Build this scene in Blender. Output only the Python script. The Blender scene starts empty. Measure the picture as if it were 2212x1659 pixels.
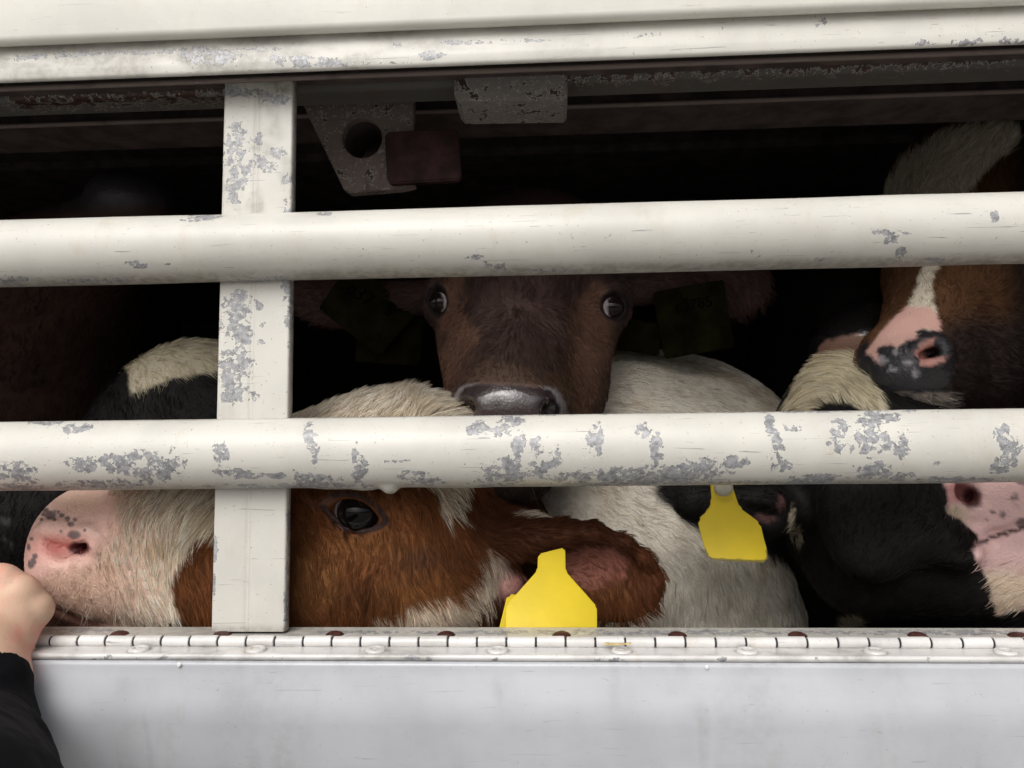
import bpy, bmesh, math, time
import numpy as np
from mathutils import Vector, Matrix, kdtree
T0 = time.time()
S = bpy.context.scene
# ------------------------------------------------------------------ camera
K = 2212 / 1024.0                      # measuring grid used below: 2212 x 1659
FPX = 768.0
CAMH = 1.62
cam_loc = np.array([0.0, -0.5, CAMH])
def axes(y, p, r):
    cy, sy = math.cos(y), math.sin(y)
    F = np.array([sy * math.cos(p), cy * math.cos(p), math.sin(p)])
    R = np.array([cy, -sy, 0.0]); U = np.cross(R, F)
    return R * math.cos(r) + U * math.sin(r), -R * math.sin(r) + U * math.cos(r), F
CR, CU, CF = axes(math.radians(-3.08), math.radians(5.2), math.radians(-0.61))
cd = bpy.data.cameras.new('camera'); cam = bpy.data.objects.new('camera', cd)
S.collection.objects.link(cam); S.camera = cam
cd.sensor_width = 36; cd.lens = 27; cd.clip_start = 0.01; cd.clip_end = 500
cam.matrix_world = Matrix(((CR[0], CU[0], -CF[0], cam_loc[0]), (CR[1], CU[1], -CF[1], cam_loc[1]),
                           (CR[2], CU[2], -CF[2], cam_loc[2]), (0, 0, 0, 1)))
cd.dof.use_dof = True; cd.dof.focus_distance = 0.53; cd.dof.aperture_fstop = 24
# ------------------------------------------------------------------ world and sun (bright overcast)
W = bpy.data.worlds.new('World'); S.world = W; W.use_nodes = True
nt = W.node_tree; bg = nt.nodes['Background']
sky = nt.nodes.new('ShaderNodeTexSky'); sky.sky_type = 'NISHITA'; sky.sun_disc = False
SUN_EL, SUN_ROT = math.radians(43), math.radians(196)
sky.sun_elevation = SUN_EL; sky.sun_rotation = SUN_ROT; sky.dust_density = 6; sky.air_density = 1
hs = nt.nodes.new('ShaderNodeHueSaturation'); hs.inputs['Saturation'].default_value = 0.22
nt.links.new(sky.outputs[0], hs.inputs['Color']); nt.links.new(hs.outputs[0], bg.inputs['Color'])
bg.inputs['Strength'].default_value = 0.15
sl = bpy.data.lights.new('sun', 'SUN'); sl.energy = 1.0; sl.angle = math.radians(35); sl.color = (1, .97, .92)
so = bpy.data.objects.new('sun', sl); S.collection.objects.link(so)
sd = Vector((math.sin(SUN_ROT) * math.cos(SUN_EL), math.cos(SUN_ROT) * math.cos(SUN_EL), math.sin(SUN_EL)))
so.rotation_euler = sd.to_track_quat('Z', 'Y').to_euler()
S.view_settings.view_transform = 'Standard'; S.view_settings.look = 'None'
S.view_settings.exposure = -0.08; S.view_settings.gamma = 1
S.cycles.max_bounces = 6; S.cycles.diffuse_bounces = 4; S.cycles.use_denoising = True
try:
    S.cycles_curves.shape = 'RIBBONS'; S.cycles_curves.subdivisions = 2
except Exception: pass

# ------------------------------------------------------------------ helpers
C = S.collection
def ray(u, v):
    d = CF + ((u / K) - 512) / FPX * CR - ((v / K) - 384) / FPX * CU
    return d
def P(u, v, y):
    d = ray(u, v); t = (y - cam_loc[1]) / d[1]
    return cam_loc + d * t
def pxm(y): return (y + 0.5) / (FPX * K)          # metres per grid pixel at depth y
def proj(p):
    q = np.asarray(p) - cam_loc
    x = q @ CR; yy = q @ CU; z = np.maximum(q @ CF, 1e-4)
    return (512 + FPX * x / z) * K, (384 - FPX * yy / z) * K
def zat(v, y, u=1106): return P(u, v, y)[2]

def _h(ix, iy, iz, s):
    n = (ix * 374761393 + iy * 668265263 + iz * 1274126177 + s * 974711) & 0x7fffffff
    n = ((n ^ (n >> 13)) * 1274126177) & 0x7fffffff
    return ((n ^ (n >> 16)) & 0xffff) / 65535.0
def vn(p, f, s=0):
    p = np.asarray(p, float) * f + 1000.0
    i = np.floor(p).astype(np.int64); t = p - i; t = t * t * (3 - 2 * t)
    r = 0
    for a in (0, 1):
        for b in (0, 1):
            for c in (0, 1):
                w = (t[:, 0] if a else 1 - t[:, 0]) * (t[:, 1] if b else 1 - t[:, 1]) * (t[:, 2] if c else 1 - t[:, 2])
                r = r + w * _h(i[:, 0] + a, i[:, 1] + b, i[:, 2] + c, s)
    return r
def fbm(p, f, s=0, o=3):
    r = 0; a = .5; n = 0
    for k in range(o):
        r = r + a * vn(p, f * 2 ** k, s + k); n += a; a *= .5
    return r / n
def ss(a, b, x):
    t = np.clip((x - a) / (b - a), 0, 1); return t * t * (3 - 2 * t)
def poly_sd(u, v, poly):
    """signed distance in grid pixels, positive inside"""
    poly = np.array(poly, float); n = len(poly)
    d = np.full(u.shape, 1e18); ins = np.zeros(u.shape, bool)
    for i in range(n):
        a = poly[i]; b = poly[(i + 1) % n]; e = b - a
        wx = u - a[0]; wy = v - a[1]
        t = np.clip((wx * e[0] + wy * e[1]) / max(e @ e, 1e-9), 0, 1)
        d = np.minimum(d, (wx - t * e[0]) ** 2 + (wy - t * e[1]) ** 2)
        if a[1] != b[1]:
            c = ((a[1] > v) != (b[1] > v)) & (u < (b[0] - a[0]) * (v - a[1]) / (b[1] - a[1]) + a[0])
            ins ^= c
    return np.where(ins, 1, -1) * np.sqrt(d)

def tag(o, label=None, cat=None, group=None, kind=None):
    if label: o['label'] = label
    if cat: o['category'] = cat
    if group: o['group'] = group
    if kind: o['kind'] = kind
    return o
def empty(name, loc, label, cat, group=None):
    o = bpy.data.objects.new(name, None); C.objects.link(o); o.location = loc; o.empty_display_size = .05
    return tag(o, label, cat, group)
def link(name, me, mat=None, parent=None, smooth=True):
    o = bpy.data.objects.new(name, me); C.objects.link(o)
    if mat: me.materials.append(mat)
    if smooth:
        me.shade_smooth()
    if parent is not None:
        o.parent = parent
        bpy.context.view_layer.update()
        q = parent; off = Vector((0, 0, 0))
        while q is not None: off += q.location; q = q.parent
        o.location = -off
    return o
def from_arrays(name, V, F, mat=None, parent=None, smooth=True):
    me = bpy.data.meshes.new(name); V = np.asarray(V, float)
    me.from_pydata([tuple(x) for x in V], [], [tuple(int(i) for i in f) for f in F]); me.update()
    return link(name, me, mat, parent, smooth)
def fast_mesh(name, V, Q):
    me = bpy.data.meshes.new(name); n = len(Q)
    me.vertices.add(len(V)); me.vertices.foreach_set('co', V.astype(np.float32).ravel())
    me.loops.add(n * 4); me.loops.foreach_set('vertex_index', Q.astype(np.int32).ravel())
    me.polygons.add(n); me.polygons.foreach_set('loop_start', np.arange(0, n * 4, 4, dtype=np.int32))
    me.update(calc_edges=True); me.validate(); return me
def set_attr(me, name, data, typ='FLOAT', dom='POINT'):
    a = me.attributes.new(name, typ, dom)
    if typ == 'FLOAT_COLOR':
        d = np.ones((len(data), 4), np.float32); d[:, :3] = data; a.data.foreach_set('color', d.ravel())
    else: a.data.foreach_set('value', np.asarray(data, np.float32).ravel())
def bevel_box(bm, x0, x1, y0, y1, z0, z1, b=0.0):
    r = bmesh.ops.create_cube(bm, size=1)
    for v in r['verts']:
        v.co = Vector((x0 + (v.co.x + .5) * (x1 - x0), y0 + (v.co.y + .5) * (y1 - y0), z0 + (v.co.z + .5) * (z1 - z0)))
    if b > 0:
        es = list({e for v in r['verts'] for e in v.link_edges})
        bmesh.ops.bevel(bm, geom=es, offset=b, segments=2, affect='EDGES', profile=.5)
def box(name, x0, x1, y0, y1, z0, z1, mat, parent, b=0.0):
    bm = bmesh.new(); bevel_box(bm, x0, x1, y0, y1, z0, z1, b)
    me = bpy.data.meshes.new(name); bm.to_mesh(me); bm.free()
    return link(name, me, mat, parent, smooth=False)
def extrude_poly(name, pts, y0, y1, mat, parent, hole=None, bev=0.0, tilt=None):
    """pts: world points (x,z) outline -> plate between y0 and y1"""
    bm = bmesh.new()
    vs = [bm.verts.new((p[0], y0, p[1])) for p in pts]
    es = [bm.edges.new((vs[i], vs[(i + 1) % len(vs)])) for i in range(len(vs))]
    if hole:
        hs_ = [bm.verts.new((p[0], y0, p[1])) for p in hole]
        es += [bm.edges.new((hs_[i], hs_[(i + 1) % len(hs_)])) for i in range(len(hs_))]
        r = bmesh.ops.triangle_fill(bm, edges=es, use_beauty=True)
        fs = [f for f in r['geom'] if isinstance(f, bmesh.types.BMFace)]
    else:
        fs = [bm.faces.new(vs)]
    r = bmesh.ops.extrude_face_region(bm, geom=fs)
    for v in r['geom']:
        if isinstance(v, bmesh.types.BMVert): v.co.y = y1
    bmesh.ops.recalc_face_normals(bm, faces=bm.faces)
    if bev > 0:
        es = [e for e in bm.edges if len(e.link_faces) == 2 and e.calc_face_angle(0) > .9]
        bmesh.ops.bevel(bm, geom=es, offset=bev, segments=2, affect='EDGES')
    me = bpy.data.meshes.new(name); bm.to_mesh(me); bm.free()
    return link(name, me, mat, parent, smooth=False)

# ------------------------------------------------------------------ materials
class N:
    def __init__(s, name):
        s.m = bpy.data.materials.new(name); s.m.use_nodes = True; s.t = s.m.node_tree
        s.b = s.t.nodes['Principled BSDF']
    def n(s, typ, **kw):
        x = s.t.nodes.new(typ)
        for k, v in kw.items(): setattr(x, k, v)
        return x
    def l(s, a, b): s.t.links.new(a, b)
    def set(s, node, i, val):
        if hasattr(val, 'links') or isinstance(val, bpy.types.NodeSocket): s.l(val, node.inputs[i])
        else: node.inputs[i].default_value = val
    def math(s, op, a, b=0.0, c=None, clamp=False):
        x = s.n('ShaderNodeMath', operation=op, use_clamp=clamp); s.set(x, 0, a); s.set(x, 1, b)
        if c is not None: s.set(x, 2, c)
        return x.outputs[0]
    def noise(s, scale, detail=3, rough=.5, vec=None, dist=0.0):
        x = s.n('ShaderNodeTexNoise'); x.inputs['Scale'].default_value = scale; x.inputs['Detail'].default_value = detail
        x.inputs['Roughness'].default_value = rough; x.inputs['Distortion'].default_value = dist
        s.l(vec if vec is not None else s.obj(), x.inputs['Vector']); return x.outputs['Fac']
    def obj(s):
        if not hasattr(s, '_o'): s._o = s.n('ShaderNodeTexCoord').outputs['Object']
        return s._o
    def scaled(s, sc):
        m = s.n('ShaderNodeMapping'); m.inputs['Scale'].default_value = sc; s.l(s.obj(), m.inputs['Vector']); return m.outputs[0]
    def ramp(s, f, a, b, x0=0., x1=1.):
        r = s.n('ShaderNodeMapRange', interpolation_type='SMOOTHSTEP'); s.l(f, r.inputs[0])
        r.inputs[1].default_value = a; r.inputs[2].default_value = b; r.inputs[3].default_value = x0; r.inputs[4].default_value = x1
        return r.outputs[0]
    def mix(s, f, a, b):
        x = s.n('ShaderNodeMix', data_type='RGBA'); s.set(x, 0, f)
        for i, v in ((6, a), (7, b)):
            if isinstance(v, tuple): x.inputs[i].default_value = (*v, 1)
            else: s.l(v, x.inputs[i])
        return x.outputs[2]
    def attr(s, name): return s.n('ShaderNodeAttribute', attribute_name=name)
    def bump(s, h, strength=.3, dist=.001, prev=None):
        x = s.n('ShaderNodeBump'); x.inputs['Strength'].default_value = strength; x.inputs['Distance'].default_value = dist
        s.l(h, x.inputs['Height'])
        if prev is not None: s.l(prev, x.inputs['Normal'])
        return x.outputs[0]

def paint_mat(name, base=(.74, .70, .61), metal=(.30, .30, .31), chips=True, stain=(.42, .33, .2), stain_amt=.35, rough=.38, grain=1.0, speck=.0):
    s = N(name)
    big = s.noise(14, 4, .6); col = s.mix(s.ramp(big, .35, .7), base, tuple(c * .88 for c in base))
    st = s.noise(1, 5, .65, vec=s.scaled((35, 35, 14))); sf = s.ramp(st, .55, .80, 0, stain_amt)
    col = s.mix(sf, col, stain)
    dn = s.ramp(s.noise(420, 3, .6), .66, .74, 0, .55 * grain); col = s.mix(dn, col, (.30, .27, .22))
    sc = s.ramp(s.noise(1, 3, .5, vec=s.scaled((60, 900, 900)), dist=.6), .70, .74, 0, .35 * grain); col = s.mix(sc, col, (.36, .34, .32))
    nk = s.ramp(s.noise(1, 4, .6, vec=s.scaled((160, 420, 420)), dist=1.2), .70, .73, 0, .6 * grain); col = s.mix(nk, col, (.33, .27, .18))
    s2 = s.ramp(s.noise(1, 2, .4, vec=s.scaled((30, 1200, 700)), dist=.8), .715, .735, 0, .5 * grain); col = s.mix(s2, col, (.25, .25, .25))
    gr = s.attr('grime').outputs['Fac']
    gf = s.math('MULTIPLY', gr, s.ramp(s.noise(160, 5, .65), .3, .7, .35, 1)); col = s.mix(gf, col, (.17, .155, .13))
    if chips:
        m = s.attr('chip').outputs['Fac']
        n1 = s.noise(260, 8, .66, dist=.35); n2 = s.noise(95, 3, .5)
        h = s.math('ADD', s.math('MULTIPLY', n1, 3.0), s.math('MULTIPLY', n2, 1.6))
        h = s.math('ADD', s.math('SUBTRACT', h, 3.06), s.math('MULTIPLY', m, .92))
        rag = s.ramp(h, .0, .05)
        tiny = s.ramp(s.noise(520, 2, .5), .76 - speck, .78 - speck)
        cf = s.math('MAXIMUM', rag, s.math('MULTIPLY', tiny, .7))
        mn = s.noise(300, 4, .7); mc = s.mix(s.ramp(mn, .3, .7), tuple(c * .62 for c in metal), tuple(min(1, c * 1.45) for c in metal))
        edge = s.math('SUBTRACT', s.ramp(h, -.10, -.04), s.ramp(h, -.01, .03)); col = s.mix(s.math('MULTIPLY', edge, .5), col, (.90, .87, .78))
        dke = s.math('SUBTRACT', s.ramp(h, -.01, .03), s.ramp(h, .05, .14)); mc = s.mix(s.math('MULTIPLY', dke, .5), mc, (.13, .13, .14))
        col = s.mix(cf, col, mc)
        s.l(s.ramp(cf, 0, 1, rough, .42), s.b.inputs['Roughness']); s.l(s.math('MULTIPLY', cf, .12), s.b.inputs['Metallic'])
        bp = s.bump(cf, .5, -.0006); bp = s.bump(s.noise(60, 3, .5), .12, .002, bp)
    else:
        s.b.inputs['Roughness'].default_value = rough
        bp = s.bump(s.noise(60, 3, .5), .12, .002)
    s.l(col, s.b.inputs['Base Color']); s.l(bp, s.b.inputs['Normal']); s.b.inputs['Specular IOR Level'].default_value = .45
    return s.m
M_paint = paint_mat('cream_painted_metal', (.62, .60, .55), grain=1.6)
M_hinge = paint_mat('white_hinge_paint', (.70, .685, .67), chips=True, stain_amt=.6, stain=(.5, .42, .3), rough=.3, grain=1.4)
M_panel_low = paint_mat('white_gloss_panel', (.50, .512, .545), chips=False, stain_amt=.6, stain=(.40, .385, .35), rough=.24, grain=.8)
M_panel_up = paint_mat('cream_panel', (.66, .64, .58), chips=True, stain_amt=.15, rough=.35, grain=.5)
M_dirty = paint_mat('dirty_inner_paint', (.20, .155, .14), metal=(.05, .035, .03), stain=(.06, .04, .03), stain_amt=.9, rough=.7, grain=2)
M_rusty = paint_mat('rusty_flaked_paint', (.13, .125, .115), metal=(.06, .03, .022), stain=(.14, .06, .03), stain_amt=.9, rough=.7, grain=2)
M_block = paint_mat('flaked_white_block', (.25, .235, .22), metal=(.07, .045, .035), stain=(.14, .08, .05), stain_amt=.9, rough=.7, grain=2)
def plain(name, col, rough=.6, scale=40, var=.3, spec=.4, bump=.2, metal=0):
    s = N(name); n = s.noise(scale, 4, .6)
    s.l(s.mix(s.ramp(n, .3, .7), tuple(c * (1 - var) for c in col), tuple(min(1, c * (1 + var)) for c in col)), s.b.inputs['Base Color'])
    s.b.inputs['Roughness'].default_value = rough; s.b.inputs['Specular IOR Level'].default_value = spec; s.b.inputs['Metallic'].default_value = metal
    s.l(s.bump(n, bump, .001), s.b.inputs['Normal']); return s.m
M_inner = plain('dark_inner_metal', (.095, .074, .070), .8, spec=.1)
M_ink = plain('black_ink', (.003, .003, .003), .95, spec=0)
M_red = plain('red_brown_plate', (.045, .022, .020), .7, 60, .45, spec=.2)
M_rust = plain('rust', (.055, .018, .014), .55, 300, .5, bump=.5)
M_dark = plain('dark_seal', (.03, .028, .035), .6)
M_floor = plain('straw_floor', (.12, .09, .05), .9)
def yellow():
    s = N('yellow_tag_plastic')
    e = s.attr('edge').outputs['Fac']; n = s.noise(250, 4, .6)
    f = s.ramp(s.math('ADD', s.math('MULTIPLY', e, .8), s.math('MULTIPLY', n, .6)), .58, .78, 0, .8)
    col = s.mix(s.ramp(s.noise(30, 3), .3, .7), (.64, .475, .008), (.74, .545, .010))
    s.l(s.mix(f, col, (.10, .08, .02)), s.b.inputs['Base Color']); s.b.inputs['Roughness'].default_value = .36
    s.l(s.bump(n, .06, .001), s.b.inputs['Normal']); return s.m
M_yellow = yellow()
M_yellow_dimmed = plain('dimmed_yellow_tag', (.009, .008, .002), .95, 50, .5, spec=.04)  # tag yellow with the dimness of the interior painted into its colour
def skin_coat(name='calf_coat'):
    s = N(name); a = s.attr('Col'); s.l(a.outputs['Color'], s.b.inputs['Base Color'])
    w = s.attr('wet').outputs['Fac']
    s.l(s.ramp(w, 0, 1, .62, .22), s.b.inputs['Roughness'])
    s.l(s.ramp(w, .5, 1), s.b.inputs['Coat Weight']); s.b.inputs['Coat IOR'].default_value = 1.75; s.b.inputs['Coat Roughness'].default_value = .2
    s.l(s.ramp(w, 0, .5, .12, .5), s.b.inputs['Specular IOR Level'])
    vo = s.n('ShaderNodeTexVoronoi'); vo.inputs['Scale'].default_value = 520; s.l(s.obj(), vo.inputs['Vector'])
    bp = s.bump(vo.outputs['Distance'], .40, .0008); bp = s.bump(s.noise(170, 4, .6), .45, .0014, bp); bp = s.bump(s.noise(60, 3, .5), .2, .003, bp)
    s.l(bp, s.b.inputs['Normal']); s.b.inputs['Subsurface Weight'].default_value = .0
    return s.m
M_coat = skin_coat()
def hair_mat():
    s = N('calf_hair'); a = s.attr('Col'); s.l(a.outputs['Color'], s.b.inputs['Base Color'])
    s.b.inputs['Roughness'].default_value = .5; s.b.inputs['Specular IOR Level'].default_value = .13
    tr = s.n('ShaderNodeBsdfTranslucent'); s.l(a.outputs['Color'], tr.inputs['Color']); mx = s.n('ShaderNodeMixShader'); mx.inputs[0].default_value = .30
    s.l(s.b.outputs[0], mx.inputs[1]); s.l(tr.outputs[0], mx.inputs[2]); out = [n for n in s.t.nodes if n.type == 'OUTPUT_MATERIAL'][0]; s.l(mx.outputs[0], out.inputs['Surface'])
    return s.m
M_hair = hair_mat()
def eye_mat():
    s = N('wet_eye'); a = s.attr('Col'); s.l(a.outputs['Color'], s.b.inputs['Base Color'])
    s.b.inputs['Roughness'].default_value = .04; s.b.inputs['Specular IOR Level'].default_value = .22
    return s.m
M_eye = eye_mat()
def skin_mat():
    s = N('human_skin')
    c = s.mix(s.ramp(s.noise(32, 3, .55), .40, .62), (.66, .43, .31), (.72, .31, .24))
    c = s.mix(s.ramp(s.noise(150, 4, .7), .55, .75, 0, .35), c, (.50, .26, .18))
    c = s.mix(s.ramp(s.noise(9, 2), .45, .7, 0, .4), c, (.66, .46, .32))
    s.l(c, s.b.inputs['Base Color']); s.b.inputs['Roughness'].default_value = .5
    s.b.inputs['Subsurface Weight'].default_value = .12; s.b.inputs['Subsurface Scale'].default_value = .004
    vo = s.n('ShaderNodeTexVoronoi'); vo.inputs['Scale'].default_value = 700; s.l(s.obj(), vo.inputs['Vector'])
    b = s.bump(vo.outputs['Distance'], .15, .0005); s.l(s.bump(s.noise(55, 4, .6), .3, .0015, b), s.b.inputs['Normal']); return s.m
M_skin = skin_mat()
def sleeve_mat():
    s = N('black_jacket_cloth'); n = s.noise(14, 4, .6); w = s.n('ShaderNodeTexWave'); w.inputs['Scale'].default_value = 500
    s.l(s.obj(), w.inputs['Vector']); s.b.inputs['Base Color'].default_value = (.0045, .0045, .006, 1); s.b.inputs['Roughness'].default_value = .95; s.b.inputs['Specular IOR Level'].default_value = .15
    b = s.bump(w.outputs['Fac'], .1, .0004); s.l(s.bump(n, .8, .008, b), s.b.inputs['Normal']); return s.m
M_sleeve = sleeve_mat()

# ------------------------------------------------------------------ ground (yard behind the photographer)
g = from_arrays('ground', [(-60, -60, 0), (60, -60, 0), (60, 60, 0), (-60, 60, 0)], [(0, 1, 2, 3)], plain('yard_concrete', (.27, .265, .25), .9, 6, .25), None, False)
tag(g, kind='structure')

# ------------------------------------------------------------------ the livestock trailer
TR = empty('livestock_trailer', (0, 0.9, 0), 'cream painted livestock trailer with open ventilation bars, peeling paint and hinged lower flap', 'trailer')
X0, X1 = -1.15, 1.15
CH_LOW = [(320,1008,95,40),(250,1000,50,25),(190,1003,60,22),(30,1018,55,32),(375,968,14,14),(478,985,22,38),(500,1020,60,10),(560,1028,90,9),
 (668,940,18,32),(680,985,12,36),(655,1030,30,22),(700,1036,40,16),(768,985,10,34),(778,1015,24,32),(862,996,34,6),(890,1032,42,18),(930,1040,40,12),
 (1035,925,26,22),(1095,920,40,34),(1120,960,20,50),(1090,1020,60,34),(1150,1010,45,22),(1060,1040,60,16),(1160,965,16,30),(1200,985,18,34),(1285,955,24,42),(1290,925,14,20),
 (1390,930,22,22),(1418,965,18,40),(1250,1030,90,16),(1340,1024,120,20),(1440,1025,150,26),(1540,1010,70,26),(1590,1000,30,20),
 (1662,920,14,34),(1680,960,16,34),(1682,1000,30,26),(1710,925,30,10),(1812,925,24,28),(1800,965,24,24),(1880,910,36,30),(1880,955,52,42),(1885,1010,48,34),(1950,960,24,34),(1940,1030,50,12),(1920,900,30,14),
 (2165,935,26,28),(2185,975,26,40),(2160,1005,26,22),(2020,1000,14,10),(1760,1035,90,14),(2080,1040,120,12),(50,1052,80,12),(230,1046,120,12),
 (100,912,60,9),(160,925,50,14),(1000,893,330,7),(1650,886,420,7),(640,1050,200,8),(1500,1046,400,9)]
CH_TOP = [(440,468,42,9),(410,475,30,6),(283,568,16,8),(305,576,18,7),(1022,556,24,7),(1052,572,22,9),(1082,578,20,12),(1905,503,38,11),(1930,520,26,14),(1945,545,16,20),(1925,505,50,8),
 (1618,543,18,11),(1640,550,10,8),(540,604,60,6),(600,600,30,8),(210,606,90,7),(20,605,50,10),(700,462,20,6),(1770,560,30,6),(2150,470,14,18),(1180,585,90,5),(2020,560,30,5),(360,572,12,4)]
CH_POST = [(515,290,28,30),(505,330,40,40),(520,365,30,34),(505,400,30,26),(510,430,18,16),(560,350,26,20),(600,330,24,16),(585,365,20,16),(560,300,12,20),(620,390,14,16),
 (500,195,30,14),(540,200,70,12),(600,215,40,14),
 (520,648,28,24),(510,680,40,36),(515,730,42,46),(510,780,42,46),(515,825,40,38),(500,860,30,20),(545,855,20,20),(560,660,10,12),(565,700,10,8),(565,740,12,8),(500,700,40,60),
 (463,1190,8,40),(462,1250,5,60),(625,1220,10,70),(622,1300,12,60),(624,1120,8,50),(626,560,20,200)]
CH_RAIL = [(380,108,50,5),(250,114,150,5),(120,120,120,5),(560,106,80,6),(40,128,60,5),(620,125,60,10),(700,128,60,8),(430,116,62,20),(490,124,46,14),(455,134,40,10),
 (857,100,16,12),(1000,92,80,7),(1130,88,60,5),(800,133,120,6),(930,118,50,10),(1780,45,12,8),(2070,92,30,10),(2100,88,36,12),(1990,95,30,5),(2190,88,40,10),(1560,60,7,6),(1765,56,8,6),(1400,75,40,6),(650,140,160,6)]
CH_HINGE = [(612,1421,10,8),(335,1421,10,7),(354,1421,12,7),(205,1421,8,7),(235,1421,14,7),(300,1421,10,7),(1292,1425,10,6),(1330,1425,26,6),(1560,1424,14,6),(1768,1425,12,6),(890,1421,26,6),(925,1423,12,6),(2010,1424,12,6),(1070,1425,8,6)]
def chipmask(u, v, blobs):
    m = np.zeros(u.shape)
    for a, b, ra, rb in blobs:
        q = ((u - a) / ra) ** 2 + ((v - b) / rb) ** 2
        m = np.maximum(m, np.clip(1.25 - q * .8, 0, 1))
    return m
def put_masks(ob, blobs, grime_fn=None, closed=False):  # worn patches and grime as vertex values
    me = ob.data; n = len(me.vertices); V = np.empty(n * 3, np.float32); me.vertices.foreach_get('co', V); V = V.reshape(-1, 3).astype(float)
    Nn = np.empty(n * 3, np.float32); me.vertices.foreach_get('normal', Nn); Nn = Nn.reshape(-1, 3)
    u, v = proj(V); front = (np.einsum('ij,ij->i', Nn, cam_loc - V) > 0)
    front = front if closed else (Nn[:, 1] != 0) | True
    m = chipmask(u, v, blobs) * front
    out = (np.abs(u - 1106) > 1150) | ~front
    m = np.where(out, .9 * ss(.62, .8, fbm(V, 22, 5)), m)
    set_attr(me, 'chip', m)
    set_attr(me, 'grime', grime_fn(V, Nn, u, v) if grime_fn else np.zeros(n))
def tube_bar(name, z, r, blobs, parent, drips=False, flat=False):
    xs = np.arange(X0, X1, .0018); na = 72; th = np.linspace(0, 2 * np.pi, na, endpoint=False)
    A, B = np.meshgrid(xs, th, indexing='ij')
    R = np.full(A.shape, r)
    pts = np.stack([A.ravel(), np.cos(B).ravel(), np.sin(B).ravel()], 1)
    R = R + ((fbm(pts * [1, .02, .02], 9, 3) - .5) * .0012).reshape(A.shape)
    Y = R * np.cos(B); Z = R * np.sin(B)
    if flat: Z = np.minimum(Z, r * .955)
    if drips:
        u0, _ = proj(np.stack([A.ravel(), 0 * A.ravel() - r, 0 * A.ravel() + z], 1)); u0 = u0.reshape(A.shape)
        low = np.clip(-np.sin(B) - .9, 0, 1) * 10
        for c, w, h in ((826, 17, .0042), (770, 30, .0018), (700, 40, .001), (985, 60, .0006)):
            Z = Z - h * np.exp(-np.abs((u0 - c) / w) ** 3) * np.clip(low, 0, 1)
    V = np.stack([A, Y, Z + z], -1).reshape(-1, 3); nx = len(xs)
    i, j = np.meshgrid(np.arange(nx - 1), np.arange(na), indexing='ij'); j2 = (j + 1) % na
    Q = np.stack([i * na + j, (i + 1) * na + j, (i + 1) * na + j2, i * na + j2], -1).reshape(-1, 4)
    me = fast_mesh(name, V, Q[:, ::-1]); ob = link(name, me, M_paint, parent)
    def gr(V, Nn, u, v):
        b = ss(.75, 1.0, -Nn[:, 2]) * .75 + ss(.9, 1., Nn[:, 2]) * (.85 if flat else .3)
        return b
    put_masks(ob, blobs, gr, closed=True); return ob
RB = .0227
def bar_z(vtop, vbot): return (zat(vtop, 0) + zat(vbot, 0)) / 2
ZB1 = bar_z(446, 596); ZB2 = bar_z(893, 1052)
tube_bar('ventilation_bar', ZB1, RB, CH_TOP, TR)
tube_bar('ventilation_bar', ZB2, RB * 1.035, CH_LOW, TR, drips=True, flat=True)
def grid_profile(name, prof, mat, parent, blobs, grime=None, step=.0025, x0=X0, x1=X1):
    """prof: list of (y,z) densely sampled; swept along x"""
    xs = np.arange(x0, x1 + step, step); prof = np.array(prof)
    A, B = np.meshgrid(np.arange(len(xs)), np.arange(len(prof)), indexing='ij')
    V = np.stack([xs[A], prof[B, 0], prof[B, 1]], -1).reshape(-1, 3); m = len(prof)
    i, j = np.meshgrid(np.arange(len(xs) - 1), np.arange(m - 1), indexing='ij')
    Q = np.stack([i * m + j, (i + 1) * m + j, (i + 1) * m + j + 1, i * m + j + 1], -1).reshape(-1, 4)
    me = fast_mesh(name, V, Q[:, ::-1]); ob = link(name, me, mat, parent); put_masks(ob, blobs, grime); return ob
def dense(pts, step=.002):
    out = []
    for a, b in zip(pts[:-1], pts[1:]):
        a = np.array(a); b = np.array(b); n = max(1, int(np.linalg.norm(b - a) / step))
        out += [a + (b - a) * k / n for k in range(n)]
    return out + [np.array(pts[-1])]
def arc(cy, cz, r, a0, a1, n=8): return [(cy + r * math.cos(math.radians(a0 + (a1 - a0) * k / n)), cz + r * math.sin(math.radians(a0 + (a1 - a0) * k / n))) for k in range(n + 1)]
# upper rail, its curled lower edge, and the panel above
zr0 = zat(134, -.020); zr1 = zat(58, -.020)
prof = [(-.006, zr0 + .012), (-.0135, zr0 + .004)] + arc(-.0175, zr0 + .0025, .0025, -90, -180, 5) + dense([(-.0205, zr0 + .006), (-.0185, zr1), (-.016, zr1 + .02)])
grid_profile('top_rail', prof, M_paint, TR, CH_RAIL, lambda V, n, u, v: np.maximum(.55 * ss(.3, .7, fbm(V * [1, 1, 2.5], 40, 8)) * ss(1900, 500, u), 1. * np.maximum(ss(1.1, .6, np.hypot((u - 445) / 80, (v - 122) / 26)), .6 * ss(1.1, .4, np.hypot((u - 250) / 260, (v - 118) / 14)))), .0022)
zp = zr1 - .001
prof = [(-.016, zp + .006)] + arc(-.0235, zp + .0045, .0045, -60, -180, 6) + [(-.0285, zp + .03), (-.029, zp + .7)]
grid_profile('upper_panel', prof, M_panel_up, TR, [(230,75,4,4),(250,105,3,3),(185,78,5,3)], None, .01)
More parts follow.
